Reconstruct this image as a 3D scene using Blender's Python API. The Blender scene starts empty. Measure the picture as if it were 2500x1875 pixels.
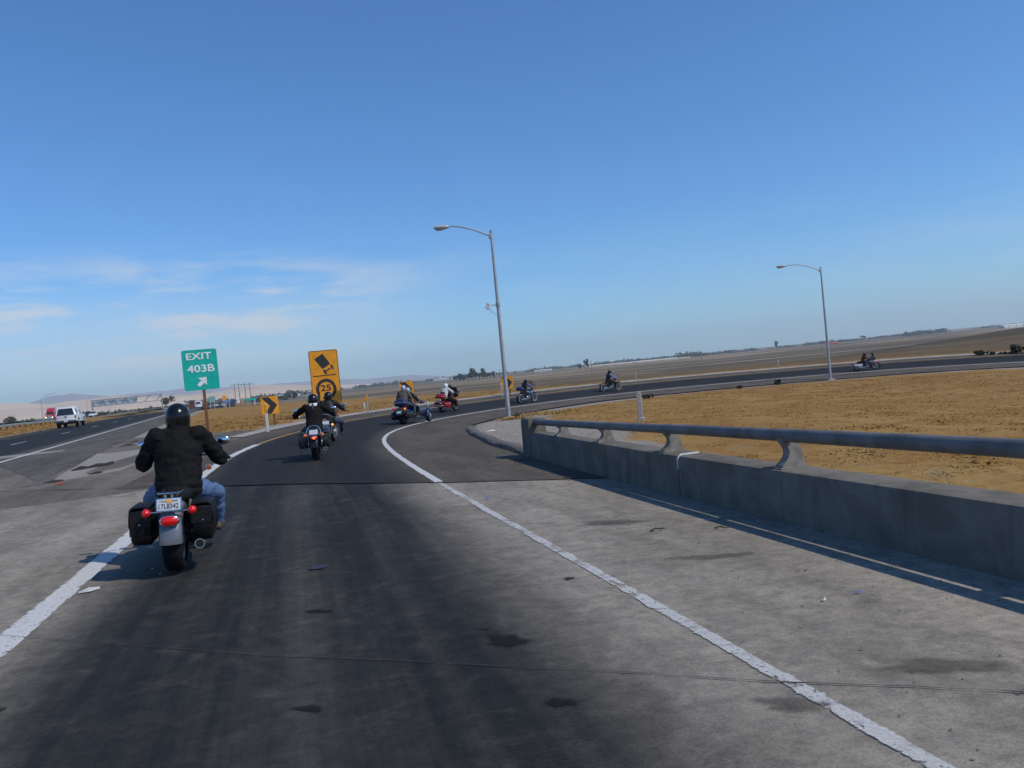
import bpy, bmesh, math, random
import numpy as np
from mathutils import Vector, Matrix, noise as mnoise
SC = bpy.context.scene
COL = SC.collection
R = math.radians
random.seed(7); RNG = np.random.default_rng(11)

# ---------------------------------------------------------------- camera
EYE = Vector((0.0, 0.0, 1.62))
ROLL, PITCH = R(5.5), math.atan((937.5 - 905.0) * math.cos(R(5.5)) / 2000.0)
_f = Vector((0, math.cos(PITCH), -math.sin(PITCH))); _r = Vector((1, 0, 0)); _u = _r.cross(_f)
_right = _r * math.cos(ROLL) - _u * math.sin(ROLL); _up = _r * math.sin(ROLL) + _u * math.cos(ROLL)
cam_data = bpy.data.cameras.new('camera'); cam_data.sensor_width = 36.0; cam_data.lens = 28.8
cam_data.clip_start = 0.1; cam_data.clip_end = 40000.0
cam = bpy.data.objects.new('camera', cam_data); COL.objects.link(cam)
cam.matrix_world = Matrix(((_right.x, _up.x, -_f.x, EYE.x), (_right.y, _up.y, -_f.y, EYE.y), (_right.z, _up.z, -_f.z, EYE.z), (0, 0, 0, 1)))
SC.camera = cam

# ---------------------------------------------------------------- sky, sun, exposure
SUN_EL, SUN_AZ = R(47.0), R(115.0)      # azimuth clockwise from +Y
world = bpy.data.worlds.new('World'); SC.world = world; world.use_nodes = True
wn, wl = world.node_tree.nodes, world.node_tree.links
wn.clear()
def wnode(t, **k):
    n = wn.new(t)
    for a, b in k.items(): setattr(n, a, b)
    return n
sky = wnode('ShaderNodeTexSky', sky_type='NISHITA', sun_disc=False, sun_elevation=SUN_EL, sun_rotation=SUN_AZ, air_density=1.0, dust_density=0.2, ozone_density=6.0, altitude=0.0)
tc = wnode('ShaderNodeTexCoord'); sep = wnode('ShaderNodeSeparateXYZ'); wl.new(tc.outputs['Generated'], sep.inputs[0])
def wmath(op, a, b=None, clamp=False):
    n = wnode('ShaderNodeMath', operation=op, use_clamp=clamp)
    for i, v in enumerate((a, b)):
        if v is None: continue
        if isinstance(v, (int, float)): n.inputs[i].default_value = v
        else: wl.new(v, n.inputs[i])
    return n.outputs[0]
def wramp(v, a, b, c=0.0, d=1.0):
    n = wnode('ShaderNodeMapRange', interpolation_type='SMOOTHSTEP')
    wl.new(v, n.inputs[0])
    for i, q in enumerate((a, b, c, d)): n.inputs[i + 1].default_value = q
    return n.outputs[0]
# thin fair-weather clouds low over the plain: noise over the direction, flattened
az = wmath('ARCTAN2', sep.outputs['X'], sep.outputs['Y'])
comb = wnode('ShaderNodeCombineXYZ')
wl.new(wmath('MULTIPLY', az, 5.5), comb.inputs[0]); wl.new(wmath('MULTIPLY', sep.outputs['Z'], 34.0), comb.inputs[1]); comb.inputs[2].default_value = 3.7
n1 = wnode('ShaderNodeTexNoise', noise_dimensions='3D'); n1.inputs['Scale'].default_value = 1.0; n1.inputs['Detail'].default_value = 9.0; n1.inputs['Roughness'].default_value = 0.56; n1.inputs['Distortion'].default_value = 0.25
wl.new(comb.outputs[0], n1.inputs['Vector'])
comb2 = wnode('ShaderNodeCombineXYZ'); wl.new(wmath('MULTIPLY', az, 1.1), comb2.inputs[0]); wl.new(wmath('MULTIPLY', sep.outputs['Z'], 3.0), comb2.inputs[1]); comb2.inputs[2].default_value = 5.2
n2 = wnode('ShaderNodeTexNoise', noise_dimensions='3D'); n2.inputs['Scale'].default_value = 1.0; n2.inputs['Detail'].default_value = 3.0
wl.new(comb2.outputs[0], n2.inputs['Vector'])
band = wmath('MULTIPLY', wramp(sep.outputs['Z'], 0.015, 0.06), wramp(sep.outputs['Z'], 0.12, 0.185, 1.0, 0.0))
side = wramp(az, 0.02, -0.28, 0.13, 1.0)           # the bank of cloud stands to the north-west
cl = wmath('MULTIPLY', wramp(n1.outputs['Fac'], 0.38, 0.64), wramp(n2.outputs['Fac'], 0.18, 0.40))
cl = wmath('MULTIPLY', cl, band)
veil = wmath('MULTIPLY', wmath('MULTIPLY', wramp(sep.outputs['Z'], 0.0, 0.05), wramp(sep.outputs['Z'], 0.07, 0.15, 1.0, 0.0)), wramp(n1.outputs['Fac'], 0.25, 0.6, 0.26, 0.48))
cl = wmath('MULTIPLY', wmath('MAXIMUM', wmath('MULTIPLY', cl, 0.80), veil), side, True)
# a few thin wisps higher up
comb3 = wnode('ShaderNodeCombineXYZ'); wl.new(wmath('MULTIPLY', az, 9.0), comb3.inputs[0]); wl.new(wmath('MULTIPLY', sep.outputs['Z'], 60.0), comb3.inputs[1]); comb3.inputs[2].default_value = 1.3
n3 = wnode('ShaderNodeTexNoise', noise_dimensions='3D'); n3.inputs['Scale'].default_value = 1.0; n3.inputs['Detail'].default_value = 6.0; wl.new(comb3.outputs[0], n3.inputs['Vector'])
wisp = wmath('MULTIPLY', wmath('MULTIPLY', wramp(n3.outputs['Fac'], 0.62, 0.76), wramp(n2.outputs['Fac'], 0.5, 0.62)), wmath('MULTIPLY', wramp(sep.outputs['Z'], 0.17, 0.2), wramp(sep.outputs['Z'], 0.22, 0.27, 0.35, 0.0)))
cl = wmath('MAXIMUM', cl, wisp)
mixc = wnode('ShaderNodeMix', data_type='RGBA'); wl.new(cl, mixc.inputs[0]); 
tint = wnode('ShaderNodeMix', data_type='RGBA', blend_type='MULTIPLY'); tint.inputs[0].default_value = 1.0; wl.new(sky.outputs[0], tint.inputs[6]); tint.inputs[7].default_value = (0.63, 0.97, 1.24, 1)   # the camera's blue rendering of a clear sky
wl.new(tint.outputs[2], mixc.inputs[6]); mixc.inputs[7].default_value = (6.0, 6.4, 6.8, 1)
bg = wnode('ShaderNodeBackground'); bg.inputs[1].default_value = 0.15
out = wnode('ShaderNodeOutputWorld'); wl.new(mixc.outputs[2], bg.inputs[0]); wl.new(bg.outputs[0], out.inputs[0])

sd = bpy.data.lights.new('sun', 'SUN'); sd.energy = 4.6; sd.angle = R(0.53); sd.color = (1.0, 0.92, 0.80)
sun = bpy.data.objects.new('sun', sd); COL.objects.link(sun)
SDIR = Vector((math.cos(SUN_EL) * math.sin(SUN_AZ), math.cos(SUN_EL) * math.cos(SUN_AZ), math.sin(SUN_EL)))
sun.rotation_euler = SDIR.to_track_quat('Z', 'Y').to_euler(); sun.location = (40, -20, 60)
vs = SC.view_settings; vs.view_transform = 'Standard'; vs.look = 'None'; vs.exposure = -0.42; vs.gamma = 1.0; vs.use_curve_mapping = False
SC.cycles.volume_bounces = 1; SC.cycles.max_bounces = 6; SC.cycles.transparent_max_bounces = 8

# ---------------------------------------------------------------- lay of the land
KS=np.array([0,10,18,26,36,50,70,95,120,150.]); KV=np.array([-0.228,-0.015,0.45,1.544,2.57,2.778,3.035,3.065,3.005,2.948])*.01
ZS=np.array([0,12,24,36,50,70,95,120,150.]); ZV=np.array([0.003,-0.096,-0.14,-0.379,-0.64,-0.961,-1.428,-2.312,-3.375])
BS=np.array([-40,0,20,40,70,150.]); BV=np.array([.8,.763,.937,8.019,10.927,9.734])*.01
WS=np.array([-40,0,20,40,70,150.]); WV=np.array([4.45,4.45,4.36,4.246,4.849,4.733])
DS=0.5
_S=np.arange(0,150,DS)
_th=-.253+np.cumsum(np.interp(_S,KS,KV))*DS
_x=2.266+np.cumsum(np.sin(_th))*DS; _y=np.cumsum(np.cos(_th))*DS
_S=_S+DS
_B=np.arange(-40,0.25,DS)          # straight run behind the camera
RS=np.concatenate([_B,_S]); RX=np.concatenate([2.266+_B*np.sin(-.253),_x]); RY=np.concatenate([_B*np.cos(-.253),_y]); RT=np.concatenate([_B*0-.253,_th])
def _smooth(a,n):
    k=np.hanning(n+2)[1:-1]; k/=k.sum(); return np.convolve(np.pad(a,n//2,mode='edge'),k,'valid')[:len(a)]
RZ=_smooth(np.interp(RS,ZS,ZV),25); RB=_smooth(np.interp(RS,BS,BV),25); RW=_smooth(np.interp(RS,WS,WV),25)
def ramp(s,o,dz=0.0):
    s=np.asarray(s,float); o=np.asarray(o,float)
    x=np.interp(s,RS,RX);y=np.interp(s,RS,RY);t=np.interp(s,RS,RT)
    X=x-np.cos(t)*o; Y=y+np.sin(t)*o
    return np.stack([X,Y,pz(X,Y)+dz],-1)
FD=np.array([-np.sin(np.radians(19.4)),np.cos(np.radians(19.4))]); FN=np.array([-FD[1],FD[0]])   # freeway direction, left normal
F0=np.array([-17.54,28.23])
def fway(t,p,dz=0.0):
    t=np.asarray(t,float);p=np.asarray(p,float)
    X=F0[0]+FD[0]*t+FN[0]*p; Y=F0[1]+FD[1]*t+FN[1]*p
    return np.stack([X,Y,pz(X,Y)+dz],-1)
def sstep(a,b,x):
    t=np.clip((x-a)/(b-a),0,1); return t*t*(3-2*t)
def so(X,Y):
    X=np.asarray(X,float);Y=np.asarray(Y,float); sh=X.shape; X=X.ravel();Y=Y.ravel()
    i=np.empty(X.size,int)
    for a in range(0,X.size,20000):
        i[a:a+20000]=np.argmin((X[a:a+20000,None]-RX)**2+(Y[a:a+20000,None]-RY)**2,1)
    t=RT[i]; dx=X-RX[i]; dy=Y-RY[i]
    ds=dx*np.sin(t)+dy*np.cos(t); o=-dx*np.cos(t)+dy*np.sin(t)
    s=RS[i]+np.clip(ds,-DS,DS)
    far=np.abs(ds)>1.5*DS   # beyond the ends
    d=np.sqrt(dx*dx+dy*dy); o=np.where(far,np.sign(o)*d,o)
    return s.reshape(sh),o.reshape(sh)
def zfw(t):
    return 0.2-2.2*sstep(90,400,t)-1.5*sstep(400,1500,t)
def pz(X,Y):
    X=np.asarray(X,float);Y=np.asarray(Y,float)
    s,o=so(X,Y); w=np.interp(s,RS,RW); b=np.interp(s,RS,RB); zw=np.interp(s,RS,RZ)
    zr=zw+b*np.clip(o,-3,w+3)
    zr=np.where(o<-6,zr+( -1.35-zr)*sstep(6,26,-o),zr)
    t=(X-F0[0])*FD[0]+(Y-F0[1])*FD[1]; p=(X-F0[0])*FN[0]+(Y-F0[1])*FN[1]
    zf=zfw(t)
    # open field in front of and beyond the ramp
    do=np.maximum(o-w-4,0)
    r=np.hypot(X,Y)
    zfield=-4.6*sstep(25,230,do)-.5*sstep(5,40,do)+np.where(r>60,1,0)*.35*np.sin(X*.021+1)*np.sin(Y*.017)*sstep(20,80,do)
    zfield=zfield+7.2*np.exp(-(((X-165)/70)**2+((Y-190)/60)**2))
    zo=zr+zfield
    q=np.maximum(-p,0)
    a=np.maximum(o-w,0); fr=np.where(p>0,1,a/(a+q+1e-6))
    # freeway only pulls the ground within reach of its shoulder
    wf=np.where(p>0,1,np.maximum(sstep(0,1,fr)*(1-sstep(10,60,q)),1-sstep(3,40,q)))*np.where(o>0,1,0)
    wf=wf*sstep(0,7,a)
    z=zo*(1-wf)+zf*wf
    # land beyond the freeway drops to the plain
    z=z+0.9*sstep(15,36,p)*sstep(60,160,t)-3.0*sstep(75,320,p)*sstep(-40,60,Y)
    return z

# ---------------------------------------------------------------- materials
MATS = {}
def mat(name, col, rough=0.6, metal=0.0, var=0.0, vscale=8.0, bump=0.0, bscale=40.0, coat=0.0, emit=0.0, alpha=1.0, spec=0.5, stretch=(1, 1, 1), col2=None, trans=0.0):
    """principled material; noise mixes col with col2 (or a darker/lighter col) and drives a fine bump"""
    if name in MATS: return MATS[name]
    m = bpy.data.materials.new(name); m.use_nodes = True; MATS[name] = m
    nt = m.node_tree; b = nt.nodes['Principled BSDF']; L = nt.links.new
    b.inputs['Base Color'].default_value = (*col, 1); b.inputs['Roughness'].default_value = rough; b.inputs['Metallic'].default_value = metal
    b.inputs['Coat Weight'].default_value = coat; b.inputs['Coat Roughness'].default_value = 0.06; b.inputs['Specular IOR Level'].default_value = spec
    b.inputs['Alpha'].default_value = alpha; b.inputs['Transmission Weight'].default_value = trans
    if emit: b.inputs['Emission Color'].default_value = (*col, 1); b.inputs['Emission Strength'].default_value = emit
    if var or bump or col2:
        t = nt.nodes.new('ShaderNodeTexCoord'); mp = nt.nodes.new('ShaderNodeMapping'); mp.inputs['Scale'].default_value = stretch; L(t.outputs['Object'], mp.inputs[0])
        if var or col2:
            n = nt.nodes.new('ShaderNodeTexNoise'); n.inputs['Scale'].default_value = vscale; n.inputs['Detail'].default_value = 6; n.inputs['Roughness'].default_value = 0.6; L(mp.outputs[0], n.inputs['Vector'])
            r = nt.nodes.new('ShaderNodeValToRGB'); r.color_ramp.elements[0].position = 0.32; r.color_ramp.elements[1].position = 0.68
            c2 = col2 if col2 else tuple(min(1, c * (1 + var)) for c in col); c1 = col if col2 else tuple(c * (1 - var) for c in col)
            r.color_ramp.elements[0].color = (*c1, 1); r.color_ramp.elements[1].color = (*c2, 1)
            L(n.outputs['Fac'], r.inputs[0]); L(r.outputs[0], b.inputs['Base Color'])
            rr = nt.nodes.new('ShaderNodeMapRange'); rr.inputs[3].default_value = max(0, rough - 0.08); rr.inputs[4].default_value = min(1, rough + 0.1); L(n.outputs['Fac'], rr.inputs[0]); L(rr.outputs[0], b.inputs['Roughness'])
        if bump:
            n = nt.nodes.new('ShaderNodeTexNoise'); n.inputs['Scale'].default_value = bscale; n.inputs['Detail'].default_value = 5; L(mp.outputs[0], n.inputs['Vector'])
            bp = nt.nodes.new('ShaderNodeBump'); bp.inputs['Strength'].default_value = bump; bp.inputs['Distance'].default_value = 0.02; L(n.outputs['Fac'], bp.inputs['Height']); L(bp.outputs[0], b.inputs['Normal'])
    return m

class NT:
    """small helper for hand-made node materials"""
    def __init__(s, name):
        s.m = bpy.data.materials.new(name); s.m.use_nodes = True; s.t = s.m.node_tree; s.b = s.t.nodes['Principled BSDF']; MATS[name] = s.m
    def n(s, t, **k):
        x = s.t.nodes.new(t)
        for a, b in k.items(): setattr(x, a, b)
        return x
    def set(s, sock, v):
        if hasattr(v, 'node'): s.t.links.new(v, sock)
        elif isinstance(v, tuple) and len(v) == 3 and sock.type == 'RGBA': sock.default_value = (*v, 1)
        else: sock.default_value = v
    def math(s, op, a, b=0.0, clamp=False):
        x = s.n('ShaderNodeMath', operation=op, use_clamp=clamp); s.set(x.inputs[0], a); s.set(x.inputs[1], b); return x.outputs[0]
    def step(s, v, a, b, c=0.0, d=1.0):
        x = s.n('ShaderNodeMapRange', interpolation_type='SMOOTHSTEP'); s.set(x.inputs[0], v)
        for i, q in enumerate((a, b, c, d)): x.inputs[i + 1].default_value = q
        return x.outputs[0]
    def mix(s, f, a, b, mode='MIX'):
        x = s.n('ShaderNodeMix', data_type='RGBA', blend_type=mode); s.set(x.inputs[0], f); s.set(x.inputs[6], a); s.set(x.inputs[7], b); return x.outputs[2]
    def noise(s, vec, scale, detail=5, rough=0.55, dist=0.0):
        x = s.n('ShaderNodeTexNoise'); x.inputs['Scale'].default_value = scale; x.inputs['Detail'].default_value = detail; x.inputs['Roughness'].default_value = rough; x.inputs['Distortion'].default_value = dist
        s.set(x.inputs['Vector'], vec); return x.outputs['Fac']
    def scale(s, vec, sc):
        x = s.n('ShaderNodeMapping'); s.set(x.inputs[0], vec); x.inputs['Scale'].default_value = sc; return x.outputs[0]
    def bump(s, h, st, dist=0.01):
        x = s.n('ShaderNodeBump'); x.inputs['Strength'].default_value = st; x.inputs['Distance'].default_value = dist; s.set(x.inputs['Height'], h); s.t.links.new(x.outputs[0], s.b.inputs['Normal'])
    def base(s, c): s.set(s.b.inputs['Base Color'], c)
    def rough(s, v): s.set(s.b.inputs['Roughness'], v)
    def uv(s): 
        x = s.n('ShaderNodeUVMap'); x.uv_map = 'so'; return x.outputs[0]
    def pos(s): return s.n('ShaderNodeNewGeometry').outputs['Position']
    def xyz(s, v):
        x = s.n('ShaderNodeSeparateXYZ'); s.set(x.inputs[0], v); return x.outputs

def road_material(name, base, dark, lane_dark, lo=0.5, hi=4.0, grain=90.0, tined=False, dark2=None):
    """pavement coloured along its own (across, along) metres: rubber and oil darken the driven lane, dirt mottles the rest"""
    k = NT(name); uv = k.uv(); p = k.pos(); X = k.xyz(uv)
    o = X[0]
    wob = k.math('MULTIPLY', k.math('SUBTRACT', k.noise(k.scale(uv, (0.25, 0.05, 1)), 1.0, 3), 0.5), 1.3)
    o2 = k.math('ADD', o, wob)
    lane = k.math('MULTIPLY', k.step(o2, lo - 0.45, lo + 0.75), k.step(o2, hi - 0.75, hi + 0.45, 1.0, 0.0))
    c1 = k.math('MULTIPLY', k.step(o2, lo + 1.35, lo + 1.75), k.step(o2, lo + 1.75, lo + 2.2, 1.0, 0.0))     # paler strip between the wheel paths
    lane = k.math('SUBTRACT', lane, k.math('MULTIPLY', c1, 0.10))
    big = k.noise(k.scale(uv, (0.9, 0.22, 1)), 1.0, 6, 0.62, 0.6)
    streak = k.noise(k.scale(uv, (5.0, 0.16, 1)), 1.0, 5, 0.6)
    fine = k.noise(p, grain, 4, 0.7)
    mid = k.noise(p, 3.2, 7, 0.66, 0.4)
    c = k.mix(k.step(big, 0.30, 0.70), tuple(x * 0.70 for x in base), tuple(x * 1.14 for x in base))
    blot = k.noise(k.scale(uv, (1.6, 0.75, 1)), 1.0, 9, 0.7, 0.9)
    c = k.mix(k.math('MULTIPLY', k.step(blot, 0.50, 0.66), 0.55), c, tuple(x * 0.55 for x in base))
    c = k.mix(k.math('MULTIPLY', k.step(mid, 0.52, 0.74), 0.5), c, tuple(x * 0.58 for x in base))
    c = k.mix(k.math('MULTIPLY', k.step(mid, 0.46, 0.26), 0.4), c, tuple(x * 1.35 for x in base))
    f = k.math('MULTIPLY', lane, k.math('ADD', lane_dark, k.math('MULTIPLY', k.math('SUBTRACT', streak, 0.5), 0.35)), True)
    f = k.math('MULTIPLY', f, k.step(mid, 0.22, 0.52, 0.88, 1.0))
    c = k.mix(f, c, dark)
    spots = k.step(k.noise(p, 1.4, 8, 0.72, 1.2), 0.66, 0.74)
    c = k.mix(k.math('MULTIPLY', spots, 0.55), c, tuple(x * 0.5 for x in dark))
    sm = k.noise(p, 14.0, 6, 0.75, 0.3)
    c = k.mix(k.math('MULTIPLY', k.step(sm, 0.55, 0.72), 0.45), c, k.mix(0.55, c, (0.008, 0.008, 0.009)))
    c = k.mix(k.math('MULTIPLY', k.step(sm, 0.42, 0.28), 0.35), c, k.mix(k.math('SUBTRACT', 0.6, k.math('MULTIPLY', lane, 0.5)), c, tuple(x * 1.5 for x in base)))
    vo = k.n('ShaderNodeTexVoronoi', feature='DISTANCE_TO_EDGE'); vo.inputs['Scale'].default_value = 0.42
    dv = k.n('ShaderNodeVectorMath', operation='ADD'); k.set(dv.inputs[0], p); nv = k.n('ShaderNodeTexNoise'); nv.inputs['Scale'].default_value = 1.6; nv.inputs['Detail'].default_value = 6; k.set(nv.inputs['Vector'], p); k.t.links.new(nv.outputs['Color'], dv.inputs[1]); k.set(vo.inputs['Vector'], dv.outputs[0])
    crack = k.math('MULTIPLY', k.step(vo.outputs['Distance'], 0.0015, 0.006, 1.0, 0.0), k.step(k.noise(p, 0.35, 3), 0.57, 0.63))
    c = k.mix(k.math('MULTIPLY', crack, 0.75), c, (0.018, 0.017, 0.016))
    c = k.mix(k.math('MULTIPLY', k.step(fine, 0.40, 0.68), 0.5), c, k.mix(0.6, c, (0.01, 0.01, 0.011)))
    c = k.mix(k.math('MULTIPLY', k.step(k.noise(p, grain * 1.7, 2, .5), 0.60, 0.72), 0.35), c, k.mix(k.math('SUBTRACT', 0.45, k.math('MULTIPLY', lane, 0.36)), c, tuple(min(1, x * 2.2) for x in base)))
    mot = k.noise(p, 8.0, 10, 0.74, 0.2); mot2 = k.noise(k.scale(uv, (0.8, 9.0, 1)), 1.0, 6, 0.7)
    c = k.mix(1.0, c, k.mix(k.step(mot, 0.30, 0.70), (0.76, 0.77, 0.79), (1.22, 1.22, 1.20)), 'MULTIPLY')
    c = k.mix(0.3, c, k.mix(k.step(mot2, 0.30, 0.70), (0.72, 0.72, 0.72), (1.25, 1.25, 1.25)), 'MULTIPLY')
    h = fine
    if tined:
        # saw-cut tining across the lane
        w = k.n('ShaderNodeTexWave', wave_type='BANDS', bands_direction='Y'); w.inputs['Scale'].default_value = 7.5; w.inputs['Distortion'].default_value = 1.2; w.inputs['Detail'].default_value = 2; w.inputs['Detail Scale'].default_value = 1.5
        k.set(w.inputs['Vector'], k.scale(uv, (0.15, 1, 1)))
        wm = k.math('MULTIPLY', w.outputs['Fac'], k.step(k.noise(k.scale(uv, (.5, .3, 1)), 1.0, 3), 0.4, 0.62))
        c = k.mix(k.math('MULTIPLY', wm, 0.05), c, tuple(x * 0.45 for x in base))
        h = k.math('ADD', fine, k.math('MULTIPLY', wm, -0.2))
    k.base(c); k.rough(k.math('SUBTRACT', 0.93, k.math('MULTIPLY', lane, 0.14))); k.bump(h, 0.35, 0.012); k.b.inputs['Specular IOR Level'].default_value = 0.12
    return k.m

def paint_material(name, col, worn):
    k = NT(name); p = k.pos(); uv = k.uv()
    n = k.noise(p, 3.4, 10, 0.74, 0.8); n2 = k.noise(k.scale(uv, (30, 0.8, 1)), 1.0, 4)
    edge = k.xyz(uv)[0]                                  # -1..1 across the line
    e = k.math('ABSOLUTE', edge)
    s = k.math('ADD', k.math('ADD', n, k.math('MULTIPLY', k.math('SUBTRACT', n2, 0.5), 0.35)), k.math('MULTIPLY', k.step(e, 0.55, 1.0), 0.18))
    a = k.step(s, worn, worn + 0.05, 1.0, 0.0)
    a = k.math('MULTIPLY', a, k.step(k.noise(p, 26.0, 5, 0.7), 0.66, 0.60))
    fine = k.noise(p, 60.0, 3)
    k.base(k.mix(k.step(fine, 0.3, 0.75), col, tuple(c * 0.72 for c in col))); k.rough(0.75)
    k.set(k.b.inputs['Alpha'], k.math('MULTIPLY', a, 0.95))
    return k.m

def ground_material():
    k = NT('dry_land'); p = k.pos(); X = k.xyz(p)
    at = k.n('ShaderNodeVertexColor'); at.layer_name = 'zone'; Z = k.n('ShaderNodeSeparateColor'); k.t.links.new(at.outputs['Color'], Z.inputs[0])
    grass, gravel, field = Z.outputs[0], Z.outputs[1], Z.outputs[2]
    n1 = k.noise(p, 0.32, 8, 0.62, 0.6); n2 = k.noise(p, 1.7, 8, 0.7, 0.4); n3 = k.noise(p, 11.0, 5, 0.7); n4 = k.noise(k.scale(p, (0.004, 0.016, 1)), 1.0, 6, 0.6, 0.8); n5 = k.noise(k.scale(p, (0.03, 0.1, 1)), 1.0, 7, 0.62, 0.5)
    n6 = k.noise(p, 5.0, 7, 0.72, 0.5)
    straw = k.mix(k.step(n1, 0.36, 0.64), (0.24, 0.125, 0.034), (0.31, 0.195, 0.066))
    straw = k.mix(k.math('MULTIPLY', k.step(n2, 0.48, 0.66), 0.75), straw, (0.185, 0.082, 0.022))
    straw = k.mix(k.math('MULTIPLY', k.step(n2, 0.46, 0.30), 0.75), straw, (0.215, 0.165, 0.108))
    straw = k.mix(k.math('MULTIPLY', k.step(n6, 0.52, 0.70), 0.6), straw, (0.40, 0.27, 0.105))
    straw = k.mix(k.math('MULTIPLY', k.step(n6, 0.46, 0.30), 0.55), straw, (0.15, 0.075, 0.026))
    straw = k.mix(k.math('MULTIPLY', k.step(n3, 0.54, 0.72), 0.35), straw, (0.42, 0.30, 0.13))
    straw = k.mix(k.math('MULTIPLY', k.step(n3, 0.44, 0.28), 0.30), straw, (0.12, 0.062, 0.024))
    grav = k.mix(k.step(n3, 0.3, 0.7), (0.17, 0.15, 0.13), (0.34, 0.31, 0.27))
    grav = k.mix(k.math('MULTIPLY', k.step(n2, 0.52, 0.68), 0.4), grav, (0.14, 0.12, 0.10))
    fld = k.mix(k.step(n5, 0.34, 0.66), (0.080, 0.060, 0.036), (0.160, 0.106, 0.047))
    fld = k.mix(k.step(n4, 0.46, 0.60), fld, k.mix(k.step(n5, 0.35, 0.65), (0.175, 0.135, 0.078), (0.105, 0.085, 0.055)))
    fld = k.mix(k.math('MULTIPLY', k.step(n2, 0.55, 0.72), 0.35), fld, (0.05, 0.04, 0.03))
    d = k.math('POWER', k.math('ADD', k.math('POWER', X[0], 2.0), k.math('POWER', X[1], 2.0)), 0.5)
    dd = k.math('ADD', d, k.math('MULTIPLY', k.math('SUBTRACT', k.noise(k.scale(p, (0.006, 0.02, 1)), 1.0, 4), 0.5), 190.0))
    plough = k.mix(k.step(n5, 0.3, 0.7), (0.064, 0.050, 0.033), (0.102, 0.079, 0.048))          # turned soil of the middle plots
    fld = k.mix(k.math('MULTIPLY', k.step(dd, 150.0, 175.0), k.step(dd, 385.0, 415.0, 1.0, 0.0)), fld, plough)
    far = k.mix(k.step(k.noise(k.scale(p, (0.0012, 0.0045, 1)), 1.0, 4, 0.6, 0.3), 0.40, 0.60), (0.215, 0.158, 0.09), (0.10, 0.076, 0.045))
    fld = k.mix(k.step(dd, 395.0, 470.0), fld, far)
    c = k.mix(field, straw, fld)
    c = k.mix(grass, c, straw)
    c = k.mix(k.step(k.math('ADD', gravel, k.math('MULTIPLY', k.math('SUBTRACT', n2, 0.5), 1.1)), 0.35, 0.65), c, grav)
    k.base(c); k.rough(0.95); k.b.inputs['Specular IOR Level'].default_value = 0.1
    k.bump(k.math('ADD', n3, k.math('MULTIPLY', n2, 2.0)), 0.4, 0.04)
    return k.m

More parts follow.
